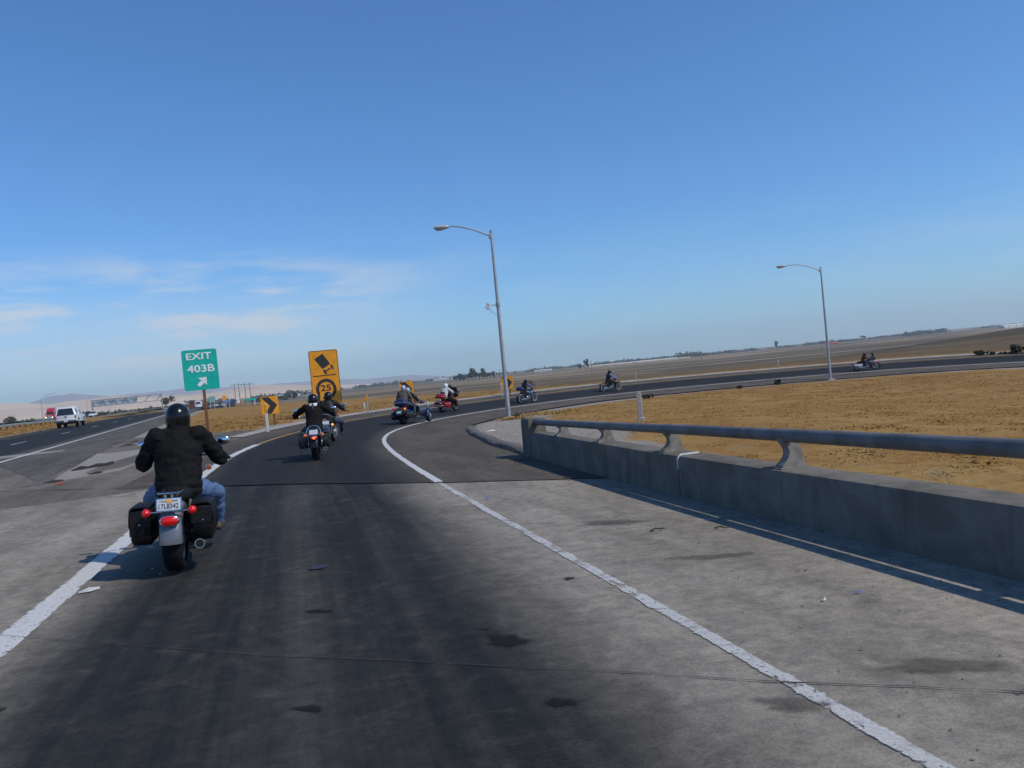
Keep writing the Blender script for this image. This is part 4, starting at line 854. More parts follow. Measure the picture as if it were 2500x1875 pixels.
bush(45.3, 71.2, 1.0, .66, 5, 'dark bush cut by the right edge of the picture')
bush(20.7, 64.0, .62, .38, 6, 'small dark bush on the verge left of the far lamp')
bush(17.2, 62.2, .55, .26, 7, 'flat dark weed on the verge, left of the small bush')
bush(9.1, 55.4, .85, .3, 8, 'low grey-green weed on the verge behind the boxed post', M_LEAF2)
bush(0.1, 40.6, .32, .2, 9, 'small grey-green weed at the foot of the near lamp', M_LEAF2)

# ---- far buildings
M_BW = mat('whitewashed_wall', (0.66, 0.66, 0.64), .8, var=.1, vscale=.4); M_BR = mat('pale_roof', (0.62, 0.60, 0.56), .7, var=.1, vscale=.3); M_BT = mat('tan_wall', (0.42, 0.34, 0.26), .8, var=.1); M_BT2 = mat('dusty_roof', (0.50, 0.45, 0.38), .8, var=.15, vscale=.1); M_ORR = mat('orange_roof', (0.50, 0.10, 0.05), .7, var=.15); M_WIN = mat('dark_window', (0.03, 0.035, 0.045), .25)
def shed(x, y, w, d, h, rz, label, group, wall=None, roof=None):
    z0 = gz(x, y); B = empty('building', (x, y, z0), rz, label, 'building', group)
    mb = MB(); mb.box((0, 0, h / 2 - .3), (w, d, h + .6)); mb.build('wall', wall or M_BW, B, False)
    mb = MB(); mb.prism([(-d / 2 - .5, h), (d / 2 + .5, h), (0, h + d * .16)], w + 1, (-w / 2 - .5, 0, 0), (0, 1, 0), (0, 0, 1)); mb.build('roof', roof or M_BR, B, False)
    for k in range(3): mb = MB(); mb.box(((k - 1) * w * .3, -d / 2 - .04, h * .5), (min(3, w * .12), .1, h * .45)); mb.build('window', M_WIN, B, False)
shed(240, 1625, 190, 12, 2.4, R(11), 'long low pale barn on the far plain, longest of all', 'far farm buildings', M_BT, M_BT2)
shed(290, 1560, 110, 8, 1.8, R(11), 'long low pale barn just below the longest barn', 'far farm buildings', M_BT, M_BT2)
shed(75, 1900, 40, 9, 3.2, 0, 'short white barn left of the long barns', 'far farm buildings')
shed(591, 1500, 17, 9, 2.8, 0, 'orange-red shed on the far plain right of the far lamp', 'far farm buildings', M_ORR, M_ORR)
for k, (x, y, w) in enumerate(((-205, 2300, 26), (-182, 2290, 16), (-160, 2320, 20), (-130, 2350, 12))): shed(x, y, w, 10, 4.6, .1 * k, ORD[k] + ' white town building from the left on the horizon, left of the lamp tree clump', 'white town buildings on the horizon')
for k, (x, y, w) in enumerate(((-306, 900, 11), (-275, 960, 9), (-484, 1700, 12), (-466, 1690, 14), (-430, 1620, 10), (-400, 1530, 8), (-384, 1510, 11))): shed(x, y, w, 8, 3.2, .2 * k, ORD[k] + ' small white shed from the left between chevron and truck sign', 'white sheds by the far road')
shed(930, 1510, 60, 12, 4, R(20), 'long white building at the right end of the horizon', 'far farm buildings')
M_TANROAD = mat('tan_track', (0.40, 0.32, 0.23), .95, var=.15, vscale=.05)
def track(name, pts, w, label):
    pts = np.array(pts, float); q = np.linspace(0, 1, len(pts))
    o = grid_obj(name, lambda U, V: (lambda X, Y: np.stack([X, Y, ground_fn(X, Y)[..., 2] + .25], -1))(np.interp(U, q, pts[:, 0]), np.interp(U, q, pts[:, 1]) + (V - .5) * w), np.linspace(0, 1, 60), np.array([0, .5, 1.]), M_TANROAD); tag(o, label, kind='structure')
track('dirt_road', [(-330, 520), (-150, 490), (60, 520), (300, 560), (700, 640)], 16, 'pale dirt road crossing the brown field')
track('dirt_road', [(-420, 1180), (-100, 1060), (400, 1150), (1100, 1400)], 40, 'pale dirt strip farther across the plain')

# ================================================================ PEOPLE
M_SKIN = mat('skin', (0.42, 0.24, 0.17), .6, var=.08, vscale=12)
M_JEAN = mat('blue_denim', (0.075, 0.135, 0.27), .85, var=.22, vscale=14, bump=.35, bscale=45)
M_JEAND = mat('dark_denim', (0.028, 0.042, 0.085), .85, var=.25, vscale=14, bump=.3, bscale=45)
M_BLACKC = mat('black_cloth', (0.0045, 0.0045, 0.005), .82, var=.35, vscale=7, bump=.35, bscale=30, spec=.2)
M_LEATH = mat('black_leather', (0.006, 0.006, 0.0065), .55, var=.3, vscale=9, bump=.35, bscale=38, spec=.3)
M_BOOT = mat('brown_boot', (0.06, 0.042, 0.03), .6, var=.3)
M_BOOTK = mat('black_boot', (0.012, 0.012, 0.012), .5, var=.3)
M_HELB = mat('black_gloss_helmet', (0.005, 0.005, 0.006), .24, var=0.0, coat=.15, spec=.35)
M_HELW = mat('white_helmet', (0.62, 0.64, 0.66), .25, coat=.4); M_HELS = mat('silver_helmet', (0.30, 0.33, 0.42), .3, .3, coat=.4)
M_VISOR = mat('dark_visor', (0.008, 0.008, 0.010), .2, coat=.15)
M_RUB = mat('rubber', (0.010, 0.010, 0.010), .85, spec=.2, var=.25, vscale=20, bump=.3, bscale=60)
M_PURP = mat('purple_sleeve', (0.13, 0.10, 0.24), .85, var=.2, bump=.3); M_BLUS = mat('blue_shirt', (0.11, 0.17, 0.36), .85, var=.2, bump=.3); M_REDS = mat('dark_red_shirt', (0.10, 0.012, 0.018), .85, var=.2, bump=.3)
M_GREYT = mat('grey_tshirt', (0.085, 0.078, 0.07), .9, var=.25, vscale=9, bump=.4); M_WHITEC = mat('white_jacket', (0.50, 0.51, 0.50), .8, var=.1, vscale=8, bump=.4, bscale=24); M_PALE = mat('pale_collar', (0.62, 0.64, 0.68), .8, var=.12); M_HAIR = mat('dark_hair', (0.022, 0.015, 0.012), .6, var=.3)

def capsule(mb, a, b, ra, rb, n=14):
    a, b = Vector(a), Vector(b); d = (b - a).normalized(); pts = []; rad = []
    for t in (-1, -.8, -.45, 0): pts.append(a + d * ra * t); rad.append(max(ra * math.sqrt(max(0, 1 - t * t)), .002))
    for t in (.25, .5, .75): pts.append(a.lerp(b, t)); rad.append(ra + (rb - ra) * t)
    for t in (0, .45, .8, 1): pts.append(b + d * rb * t); rad.append(max(rb * math.sqrt(max(0, 1 - t * t)), .002))
    mb.tube(pts, rad, n)
def rings_loft(mb, spec, n=22):
    """spec [(centre, rx, ry, tilt)] elliptical rings from bottom to top"""
    out = []
    for c, rx, ry, tilt in spec:
        c = Vector(c); rot = Matrix.Rotation(tilt, 3, 'X'); out.append([c + rot @ Vector((rx * math.cos(2 * math.pi * k / n), ry * math.sin(2 * math.pi * k / n), 0)) for k in range(n)])
    mb.loft(out)
DG = None
def skinned(name, mb, m, parent, voxel, smooth=6, fold=0.0, seed=0.0, fscale=9.0):
    """weld overlapping solids into one continuous surface, relax it, add cloth folds"""
    me = bpy.data.meshes.new(name); me.from_pydata(mb.v, [], mb.f); bm = bmesh.new(); bm.from_mesh(me); bmesh.ops.recalc_face_normals(bm, faces=bm.faces); bm.to_mesh(me); bm.free()
    o = bpy.data.objects.new(name, me); COL.objects.link(o)
    r = o.modifiers.new('r', 'REMESH'); r.mode = 'VOXEL'; r.voxel_size = voxel; r.use_smooth_shade = True
    if smooth: q = o.modifiers.new('s', 'SMOOTH'); q.factor = .5; q.iterations = smooth
    new = bpy.data.meshes.new_from_object(o.evaluated_get(bpy.context.evaluated_depsgraph_get())); bpy.data.objects.remove(o); bpy.data.meshes.remove(me); new.name = name
    if fold:
        nv = len(new.vertices); co = np.empty(nv * 3); no = np.empty(nv * 3); new.vertices.foreach_get('co', co); new.vertices.foreach_get('normal', no); co = co.reshape(-1, 3); no = no.reshape(-1, 3)
        d = np.array([mnoise.noise(Vector((p[0] * fscale, p[1] * fscale * .7, p[2] * fscale * 1.9 + seed))) + .5 * mnoise.noise(Vector((p[0] * fscale * 2.3 + 5, p[1] * fscale * 2, p[2] * fscale * 3.4 + seed))) for p in co])
        new.vertices.foreach_set('co', (co + no * (d * fold)[:, None]).ravel())
    new.materials.clear(); new.materials.append(m); new.polygons.foreach_set('use_smooth', np.ones(len(new.polygons), bool)); new.update()
    ob = bpy.data.objects.new(name, new); COL.objects.link(ob); ob.parent = parent; return ob

def helmet(parent, c, m, turn=0.0, tilt=0.0, open_face=True, s=1.0):
    rot = Matrix.Rotation(turn, 3, 'Z') @ Matrix.Rotation(tilt, 3, 'X'); c = Vector(c); rx, ry, rz, n, rows = .128 * s, .152 * s, .142 * s, 28, 14
    def zmin(a):
        f = max(0.0, math.sin(a)); return (-.115 + (.125 * float(sstep(.35, .8, f)) if open_face else 0.0)) * s
    rings = []
    for i in range(rows + 1):
        t = i / rows; ring = []
        for k in range(n):
            a = 2 * math.pi * k / n; z = rz * .999 + (zmin(a) - rz * .999) * (1 - math.cos(t * math.pi / 2)) if t < 1 else zmin(a); q = math.sqrt(max(0, 1 - (z / rz) ** 2)) if z > 0 else math.sqrt(max(0, 1 - (z / (rz * 1.75)) ** 2))
            ring.append(c + rot @ Vector((rx * q * math.cos(a), ry * q * math.sin(a), z)))
        rings.append(ring)
    mb = MB(); mb.loft(rings, True); H = mb.build('helmet', m, parent, True, 60)
    mb = MB(); mb.tube(rings[-1] + [rings[-1][0]], .009 * s, 6, False); mb.build('rim', M_RUB, H)
    # visor wrapped round the front
    rg = []
    for zz in (-.075, -.03, .02, .055): rg.append([c + rot @ Vector(((rx + .004) * math.cos(a) * (1 if zz > -.02 else .96), (ry + .006) * math.sin(a) * (1 if zz > -.02 else .96), zz * s)) for a in np.linspace(R(28), R(152), 14)])
    mb = MB(); mb.loft(rg, False, False); mb.build('visor', M_VISOR, H)
    return H
def hand(mb, p, side, r=.0105):
    """palm and five fingers closed round a bar running along x at p"""
    p = Vector(p); mb.sup(p + Vector((0, -.035, .012)), (.042, .038, .018), 1, .8, 12, 8)
    for k, L in enumerate((.9, 1.0, .97, .8)):
        x = (-.033 + .022 * k) * side; q = [p + Vector((x, -.012, .028)), p + Vector((x, .022 * L, .024)), p + Vector((x, .034 * L, -.004)), p + Vector((x, .012, -.03 * L))]
        for a, b in zip(q[:-1], q[1:]): capsule(mb, a, b, r, r * .92, 8)
    q = [p + Vector((-.045 * side, -.035, .005)), p + Vector((-.05 * side, .0, -.02)), p + Vector((-.035 * side, .022, -.028))]
    for a, b in zip(q[:-1], q[1:]): capsule(mb, a, b, r * 1.2, r * 1.05, 8)

RIDER = dict(hip=(0, -.27, .80), chest=(0, -.20, 1.12), sho=(.20, -.16, 1.325), neck=(0, -.13, 1.40), head=(0, -.09, 1.495), elbow=(.44, .0, 1.09), hand=(.43, .30, 1.03), hipj=(.13, -.2, .76), knee=(.31, .22, .66), ankle=(.27, .44, .31), toe=(.285, .62, .27))
def mirror(p, s): return Vector((p[0] * s, p[1], p[2]))
def person(label, M, pose=None, torso=M_BLACKC, sleeve=None, legs=M_JEAN, boots=M_BOOTK, hel=M_HELB, bulk=1.0, voxel=.02, glove=None, bare_fore=False, left=None, turn=0.0, open_face=True, tail=False, collar=None, group='riders on the ramp', fold=.012, band=False, lean=0.0):
    P = dict(RIDER); P.update(pose or {}); PL = dict(P); PL.update(left or {})
    root = empty('person', (0, 0, 0), 0, label, 'person', group); root.matrix_world = M
    sp = lambda k, s: mirror((P if s > 0 else PL)[k], s)
    hip, chest, neck, head = (Vector(P[k]) for k in ('hip', 'chest', 'neck', 'head'))
    # body: one continuous figure inside the clothes
    mb = MB()
    rings_loft(mb, [(hip + Vector((0, 0, -.06)), .15, .11, 0), (hip, .16, .115, 0), (hip.lerp(chest, .5), .145, .10, 0), (chest, .165, .11, 0), (chest.lerp(neck, .75), .15, .09, 0), (neck, .065, .06, 0)], 16)
    capsule(mb, neck, head, .058, .06); mb.sup(head, (.076, .095, .115), 1, 1, 16, 12); mb.sup(head + Vector((0, .088, -.02)), (.016, .028, .024), 1, 1, 8, 6); mb.sup(head + Vector((0, .055, -.08)), (.04, .04, .035), 1, 1, 10, 6)
    for s in (-1, 1):
        mb.sup(head + Vector((s * .078, -.005, -.01)), (.012, .022, .032), 1, 1, 8, 6)
        capsule(mb, sp('sho', s), sp('elbow', s), .055, .045); capsule(mb, sp('elbow', s), sp('hand', s) + Vector((0, -.05, .01)), .044, .028); hand(mb, sp('hand', s), s)
        capsule(mb, sp('hipj', s), sp('knee', s), .085, .055); capsule(mb, sp('knee', s), sp('ankle', s), .055, .036); capsule(mb, sp('ankle', s), sp('toe', s), .036, .03)
    skinned('body', mb, M_SKIN, root, max(voxel * .62, .0075), 2)
    # upper garment
    b = bulk
    def arms(mb, to_wrist=True, ext=0.0):
        for s in (-1, 1):
            e, h = sp('elbow', s), sp('hand', s); mb.sup(sp('sho', s) + Vector((-s * .02, 0, -.02)), (.092 * b, .095 * b, .085 * b), 1, 1, 14, 10); capsule(mb, neck + Vector((s * .05, -.01, -.055)), sp('sho', s) + Vector((-s * .03, 0, -.01)), .066, .075 * b); capsule(mb, sp('sho', s), e, .084 * b, .074 * b)
            if to_wrist: capsule(mb, e, h.lerp(e, .22), .068 * b, .048)
    mb = MB(); lo = hip + Vector((0, 0, -.10))
    rings_loft(mb, [(lo, .185 * b, .145 * b, 0), (hip + Vector((0, 0, .0)), .205 * b, .155 * b, 0), (hip.lerp(chest, .4), .200 * b, .150 * b, 0), (hip.lerp(chest, .8), .205 * b, .152 * b, 0), (chest + Vector((0, 0, .04)), .212 * b, .150 * b, 0), (chest.lerp(neck, .55), .205 * b, .132 * b, 0), (chest.lerp(neck, .85), .145 * b, .105, 0), (neck + Vector((0, 0, -.01)), .085, .078, 0)])
    two = sleeve is not None
    if two:
        for s in (-1, 1): (mb.sup(sp('sho', s) * .96 + neck * .04, (.078 * b, .085 * b, .08 * b), 1, 1, 14, 10), capsule(mb, neck + Vector((s * .05, -.01, -.055)), sp('sho', s) + Vector((-s * .03, 0, -.01)), .062, .07 * b))
    else: arms(mb)
    skinned('vest' if two else 'jacket', mb, torso, root, voxel, 5, fold, len(label))
    if two:
        mb = MB(); arms(mb, not bare_fore); skinned('sleeves', mb, sleeve, root, voxel, 4, fold * .7, 3.0)
    if band: mb = MB(); rings_loft(mb, [(lo + Vector((0, 0, -.012)), .180 * b, .142 * b, 0), (lo + Vector((0, 0, .0)), .196 * b, .156 * b, 0), (lo + Vector((0, 0, .05)), .200 * b, .158 * b, 0), (lo + Vector((0, 0, .062)), .190 * b, .150 * b, 0)]); skinned('waistband', mb, torso, root, .012, 2, .004, 2.0, 18.0); mb = MB(); rings_loft(mb, [(neck + Vector((0, -.02, -.05)), .118, .10, .25), (neck + Vector((0, -.015, .0)), .098, .092, .2), (neck + Vector((0, -.01, .035)), .092, .088, .15)]); skinned('collar', mb, torso, root, .012, 2)
    if collar: mb = MB(); rings_loft(mb, [(neck + Vector((0, -.065, -.15)), .10, .085, .5), (neck + Vector((0, -.06, -.11)), .155, .105, .5), (neck + Vector((0, -.045, -.05)), .135, .105, .35), (neck + Vector((0, -.02, .0)), .11, .10, .25), (neck + Vector((0, 0, .05)), .085, .085, .1)]); skinned('collar', mb, collar, root, voxel, 3)
    # trousers
    mb = MB(); rings_loft(mb, [(hip + Vector((0, .03, -.15)), .13 * b, .11 * b, 0), (hip + Vector((0, .02, -.06)), .185 * b, .15 * b, 0), (hip + Vector((0, 0, .06)), .165 * b, .13 * b, 0)])
    for s in (-1, 1):
        k, a = sp('knee', s), sp('ankle', s); capsule(mb, sp('hipj', s), k, .105 * b, .078 * b); capsule(mb, k, a.lerp(k, .04), .076 * b, .058)
    skinned('trousers', mb, legs, root, voxel, 5, fold * .8, 9.0)
    for s in (-1, 1):
        a, t = sp('ankle', s), sp('toe', s); mb = MB(); capsule(mb, a + Vector((0, -.02, .08)), a + Vector((0, -.02, -.03)), .056, .05); capsule(mb, a + Vector((0, -.06, -.05)), t, .045, .044); mb.sup(t + Vector((0, -.02, -.005)), (.05, .07, .04), .9, .9, 12, 8); skinned('boot', mb, boots, root, max(voxel * .8, .012), 3)
    if glove:
        for s in (-1, 1): mb = MB(); hand(mb, sp('hand', s), s, .0135); capsule(mb, sp('hand', s) + Vector((0, -.05, .012)), sp('hand', s).lerp(sp('elbow', s), .25), .036, .044); skinned('glove', mb, glove, root, .007, 2)
    if tail: mb = MB(); mb.tube([head + Vector((0, -.09, -.08)), head + Vector((-.01, -.16, -.16)), head + Vector((-.015, -.19, -.28)), head + Vector((-.01, -.18, -.38))], [.035, .04, .034, .008], 9); mb.build('hair', M_HAIR, root)
    helmet(root, head + Vector((0, .005, .02)), hel, turn, lean, open_face)
    return root

# ================================================================ MOTORCYCLES
M_CHROME = mat('chrome', (0.68, 0.64, 0.58), .16, 1.0, var=.12, vscale=6); M_ALU = mat('cast_aluminium', (0.33, 0.33, 0.33), .38, .9, var=.2, vscale=10); M_BLKP = mat('black_paint', (0.005, 0.005, 0.006), .32, coat=.15, spec=.35); M_FRAME = mat('black_frame', (0.012, 0.012, 0.013), .45)
M_SILV = mat('silver_paint', (0.15, 0.15, 0.175), .3, .3, coat=.5); M_REDP = mat('red_paint', (0.30, 0.006, 0.008), .22, coat=.7, var=.12, vscale=2); M_BLUP = mat('blue_paint', (0.008, 0.018, 0.085), .26, coat=.4, var=.1, vscale=2)
M_TAIL = mat('tail_light_lens', (0.62, 0.006, 0.006), .2, emit=.16, coat=.4); M_TAILD = mat('red_lens', (0.42, 0.012, 0.012), .2, coat=.4); M_HOT = mat('lit_tail_bulb', (1.0, 0.16, 0.05), .3, emit=2.2); M_AMB = mat('amber_lens', (0.75, 0.13, 0.008), .2, emit=.25, coat=.4); M_AMBL = mat('lit_amber_lens', (1.0, 0.33, 0.02), .2, emit=1.6)
M_PLATE = mat('plate_white', (0.52, 0.54, 0.56), .5, var=.08, vscale=30); M_PLTX = mat('plate_blue_print', (0.03, 0.04, 0.09), .6); M_STICK = mat('orange_sticker', (0.72, 0.33, 0.03), .6); M_MIRR = mat('mirror_glass', (0.55, 0.62, 0.68), .05, 1.0); M_SHIELD = mat('smoked_shield', (0.05, 0.055, 0.06), .08, alpha=.55, coat=.3)
M_LEN = mat('headlight_lens', (0.6, 0.62, 0.64), .08, .6, coat=.4)
def wheel(root, name, y, r, w, rim_m, spokes=12, hubr=.055):
    mb = MB(); mb.lathe([(r - .115, -w * .30), (r - .115, w * .30), (r - .095, w * .36), (r - .09, w * .30), (r - .09, -w * .30), (r - .095, -w * .36), (r - .115, -w * .30)], (0, y, r), (1, 0, 0), 36, False)
    mb.lathe([(.02, -w * .55), (hubr, -w * .5), (hubr * .7, -w * .2), (hubr * .7, w * .2), (hubr, w * .5), (.02, w * .55)], (0, y, r), (1, 0, 0), 18)
    for k in range(spokes):
        a = 2 * math.pi * k / spokes; d = Vector((0, math.cos(a), math.sin(a))); s = (-1) ** k * w * .22; mb.tube([Vector((s, y, r)) + d * hubr * .8, Vector((s * .3, y, r)) + d * (r - .10)], [.011, .008], 6)
    W = mb.build(name, rim_m, root)
    mb = MB(); prof = [(r - .10, -w * .36), (r - .075, -w * .49), (r - .045, -w * .5), (r - .02, -w * .42), (r - .004, -w * .24), (r, 0), (r - .004, w * .24), (r - .02, w * .42), (r - .045, w * .5), (r - .075, w * .49), (r - .10, w * .36), (r - .10, -w * .36)]
    mb.lathe(prof, (0, y, r), (1, 0, 0), 44, False); mb.build('tyre', M_RUB, W)
    mb = MB(); mb.lathe([(.03, 0), (r - .17, .0), (r - .17, .006), (.03, .006)], (-w * .62, y, r), (1, 0, 0), 24); mb.build('brake_disc', M_ALU, W)
    return W
def fender(root, name, y, zc, rf, fw, a0, a1, m, skirt=.07):
    """sheet arched over a wheel from angle a0 to a1 (degrees from straight up, + towards the front)"""
    rings = []
    for a in np.linspace(R(a0), R(a1), 20):
        u = Vector((0, math.sin(a), math.cos(a))); o = Vector((0, y, zc)); sec = [(-.5, -skirt), (-.5, -.012), (-.42, .012), (-.22, .026), (0, .03), (.22, .026), (.42, .012), (.5, -.012), (.5, -skirt)]
        out = [o + u * (rf + h) + Vector((x * fw, 0, 0)) for x, h in sec]; inn = [o + u * (rf + h - .008) + Vector((x * fw * .95, 0, 0)) for x, h in sec][::-1]; rings.append(out + inn)
    mb = MB(); mb.loft(rings); return mb.build(name, m, root, True, 50)
def plate(root, y, z, lean, text=None, w=.19, h=.108):
    rot = Matrix.Rotation(lean, 3, 'X'); mb = MB(); mb.box((0, y, z), (w + .024, .012, h + .024), .004, rot); P = mb.build('license_plate', M_CHROME, root)
    mb = MB(); mb.box(Vector((0, y, z)) + rot @ Vector((0, -.008, 0)), (w, .006, h), .002, rot); mb.build('plate_face', M_PLATE, P)
    if text:
        M4 = Matrix.Translation(Vector((0, y, z)) + rot @ Vector((0, -.0125, -.015))) @ rot.to_4x4() @ Matrix.Rotation(R(90), 4, 'X'); text_part('lettering', text, M_PLTX, P, .06, M4, .0008, w * .86, h * .46)
        M4 = Matrix.Translation(Vector((0, y, z)) + rot @ Vector((0, -.0125, .034))) @ rot.to_4x4() @ Matrix.Rotation(R(90), 4, 'X'); text_part('lettering', 'CALIFORNIA', M_PLTX, P, .02, M4, .0008, w * .8, h * .17)
        mb = MB(); mb.box(Vector((0, y, z)) + rot @ Vector((.004, -.014, .033)), (.046, .003, .03), 0, rot); mb.build('sticker', M_STICK, P)
    return P
def saddlebag(root, side, c, sz, m, hard=False, stud=True):
    mb = MB(); x, y, z = c
    if hard:
        rings = []
        for t in np.linspace(0, 1, 9):
            yy = y + sz[1] * (.5 - t); k = .72 + .28 * math.sin(math.pi * min(1, t * 1.35 + .12)); rings.append([(x + side * sz[0] * .5 * q[0] * k, yy, z + sz[2] * .5 * q[1] * k - .03 * (1 - t)) for q in ((-1, -.8), (-1, .8), (-.7, 1), (.5, 1), (.95, .6), (1, .1), (.9, -.6), (.6, -1), (-.7, -1))])
        mb.loft(rings); B = mb.build('saddlebag', m, root, True, 45)
        mb = MB(); mb.box((x + side * sz[0] * .47, y - .02, z + .02), (.014, sz[1] * .8, .02), .004); mb.build('trim', M_CHROME, B)
        mb = MB(); mb.box((x, y - sz[1] * .47, z - .08), (sz[0] * .6, .02, .06), .006); mb.build('reflector', M_TAILD, B); return B
    # slung leather bag: body slanted at the back, flap folded over the outside, straps
    prof = [(sz[1] * .5, -.42), (sz[1] * .46, .42), (sz[1] * .3, .5), (-sz[1] * .42, .47), (-sz[1] * .5, .32), (-sz[1] * .47, -.38), (-sz[1] * .36, -.5), (sz[1] * .36, -.5)]
    rings = []
    for t, k in ((-.5, .93), (-.42, 1), (.3, 1), (.44, .96), (.5, .86)): rings.append([(x + side * sz[0] * t, y + a * k, z + b * sz[2] * k) for a, b in prof])
    mb.loft(rings); B = mb.build('saddlebag', m, root, True, 60)
    mb = MB(); rings = []
    for t, zz in ((-.5, .505), (-.1, .53), (.3, .53), (.5, .47), (.555, .25), (.555, .03)): rings.append([(x + side * sz[0] * t, y + a * sz[1] * .5, z + (zz - (.03 if abs(a) > .9 else 0)) * sz[2] + (.012 if t < .54 else 0)) for a in (-1.0, -.6, 0, .6, 1.0)])
    mb.loft(rings, False, False); fl = mb.build('flap', m, B); so_ = fl.modifiers.new('t', 'SOLIDIFY'); so_.thickness = .012
    for dy in (-.3, .3): mb = MB(); mb.box((x + side * sz[0] * .575, y + dy * sz[1], z - .02 * sz[2]), (.008, .03, sz[2] * .5), .002); mb.build('strap', M_LEATH, B)
    # rear face flap line and stud, as seen from behind
    mb = MB(); mb.box((x, y - sz[1] * .485, z + .20 * sz[2]), (sz[0] * 1.02, .014, sz[2] * .46), .005); rf_ = mb.build('rear_flap', m, B)
    if stud: mb = MB(); mb.lathe([(.009, 0), (.007, .006), (.001, .008)], (x + side * .01, y - sz[1] * .49, z + .06 * sz[2]), (0, -1, 0), 8); mb.build('stud', M_CHROME, rf_)
    return B
def motorcycle(label, paint=M_BLKP, fend=None, bags='leather', bag_m=M_LEATH, rack=False, text=None, tail='bar', sig=M_TAILD, shield=False, trunk=False, fairing=None, whitewall=False, rear_w=.18, solo=False, group='motorcycles on the ramp', bar_h=1.02, bar_w=.44, bar_y=.31, roll=None, seat_z=.70, lit=False, hoop=False, exhaust_r=.042, mirror_m=M_CHROME):
    o = empty('motorcycle', (0, 0, 0), 0, label, 'motorcycle', group); fend = fend or paint; RY, FY = -.80, .84
    wheel(o, 'rear_wheel', RY, .325, rear_w, M_ALU, 10); wheel(o, 'front_wheel', FY, .33, .11, M_ALU, 20)
    if whitewall:
        for y in (RY, FY): mb = MB(); [mb.lathe([(.252, 0), (.268, .001), (.285, 0)], (s * (.092 if y < 0 else .057), y, .327), (s, 0, 0), 32, False) for s in (-1, 1)]; mb.build('whitewall', mat('whitewall_rubber', (0.40, 0.40, 0.38), .8, var=.1), o)
    fender(o, 'rear_fender', RY, .33, .345, rear_w + .022, 48, -92 if not solo else -50, fend); fender(o, 'front_fender', FY, .33, .345, .14, 42, -72, fend, .06)
    mb = MB()
    for s in (-1, 1):
        mb.tube([(s * .10, RY, .325), (s * .12, -.35, .33), (s * .12, .25, .20), (s * .09, .42, .32), (s * .03, .50, .86)], .02, 8); mb.tube([(s * .10, RY, .33), (s * .11, -.45, .62), (s * .06, .1, .74), (s * .03, .48, .90)], .019, 8); mb.tube([(s * (rear_w / 2 + .035), RY - .02, .34), (s * (rear_w / 2 + .035), -.55, .66)], .024, 8)
    mb.tube([(0, .46, .80), (0, .52, .98)], .04, 10); mb.build('frame', M_FRAME, o)
    mb = MB(); mb.box((0, .02, .36), (.26, .36, .22), .05); mb.lathe([(.12, -.16), (.13, -.14), (.13, -.10), (.12, -.09)], (0, -.02, .36), (1, 0, 0), 22); mb.lathe([(.10, .12), (.11, .13), (.10, .17)], (0, .12, .36), (1, 0, 0), 22); E = mb.build('engine', M_ALU, o)
    for a in (-24, 24):
        rot = Matrix.Rotation(R(-a), 3, 'X'); b0 = Vector((0, .04, .42))
        mb = MB()
        for k in range(8): mb.box(b0 + rot @ Vector((0, 0, .06 + k * .024)), (.17, .15, .012), .004, rot)
        mb.lathe([(.06, .02), (.06, .25)], b0, rot @ Vector((0, 0, 1)), 14); mb.box(b0 + rot @ Vector((0, 0, .27)), (.15, .13, .06), .02, rot); mb.build('cylinder', M_ALU, E)
    mb = MB(); mb.sup((0, -.34, .50), (.15, .20, .15), .5, .5, 20, 10); mb.box((0, -.3, .36), (.2, .42, .16), .04); mb.build('side_cover', M_BLKP, o)
    mb = MB(); mb.box((-.16, -.12, .36), (.07, .62, .17), .03); mb.build('primary_case', M_ALU, o)
    mb = MB(); mb.box((0, .47, .5), (.2, .06, .34), .02); mb.build('radiator', M_FRAME, o)
    mb = MB(); mb.lathe([(.001, .03), (.07, .028), (.085, .02), (.085, -.03), (.06, -.04)], (.165, .04, .60), (1, 0, 0), 22); mb.build('air_cleaner', M_CHROME, o)
    for dz, y1 in ((0, .0), (.07, .12)):
        mb = MB(); mb.tube([(.12, .05 + y1, .52), (.19, .13 + y1 * .6, .42), (.205, .10, .30 + dz), (.215, -.2, .265 + dz), (.225, -.45, .26 + dz)], .024, 10); mb.build('header_pipe', M_CHROME, o)
        mb = MB(); x0, y0 = .23, -.42; mb.tube([(x0, y0, .26 + dz), (x0 + .005, -.5, .262 + dz), (x0 + .012, -.95 + y1, .275 + dz), (x0 + .012, -.985 + y1, .277 + dz)], [.026, exhaust_r, exhaust_r * 1.08, exhaust_r], 16); mf = mb.build('muffler', M_CHROME, o)
        mb = MB(); mb.lathe([(exhaust_r * .8, 0), (exhaust_r * .8, .004)], (x0 + .012, -.984 + y1, .277 + dz), (0, -1, 0), 14); mb.build('muffler_mouth', M_FRAME, mf)
    rings = []
    for y, w, zt, zb in ((-.12, .06, .82, .76), (-.04, .13, .87, .74), (.10, .18, .925, .74), (.24, .185, .94, .75), (.36, .15, .93, .79), (.44, .07, .90, .83)): rings.append([(w * math.cos(a) * (1.0 if math.sin(a) < .2 else .92), y, (zt + zb) / 2 + (zt - zb) / 2 * math.sin(a)) for a in np.linspace(0, 2 * math.pi, 18)[:-1]])
    mb = MB(); mb.loft(rings); T = mb.build('fuel_tank', paint, o, True, 60); mb = MB(); mb.lathe([(.04, 0), (.04, .015), (.02, .02)], (0, .12, .925), n=14); mb.build('filler_cap', M_CHROME, T)
    rings = []
    sp_ = [(.02, .10, .76, .70), (-.08, .15, .755, .66), (-.25, .175, seat_z + .02, .63), (-.38, .17, seat_z + .045, .63), (-.45, .15, seat_z + .11, .64), (-.55, .13, seat_z + .12, .65), (-.70, .105, seat_z + .095, .66), (-.78, .06, seat_z + .05, .68)]
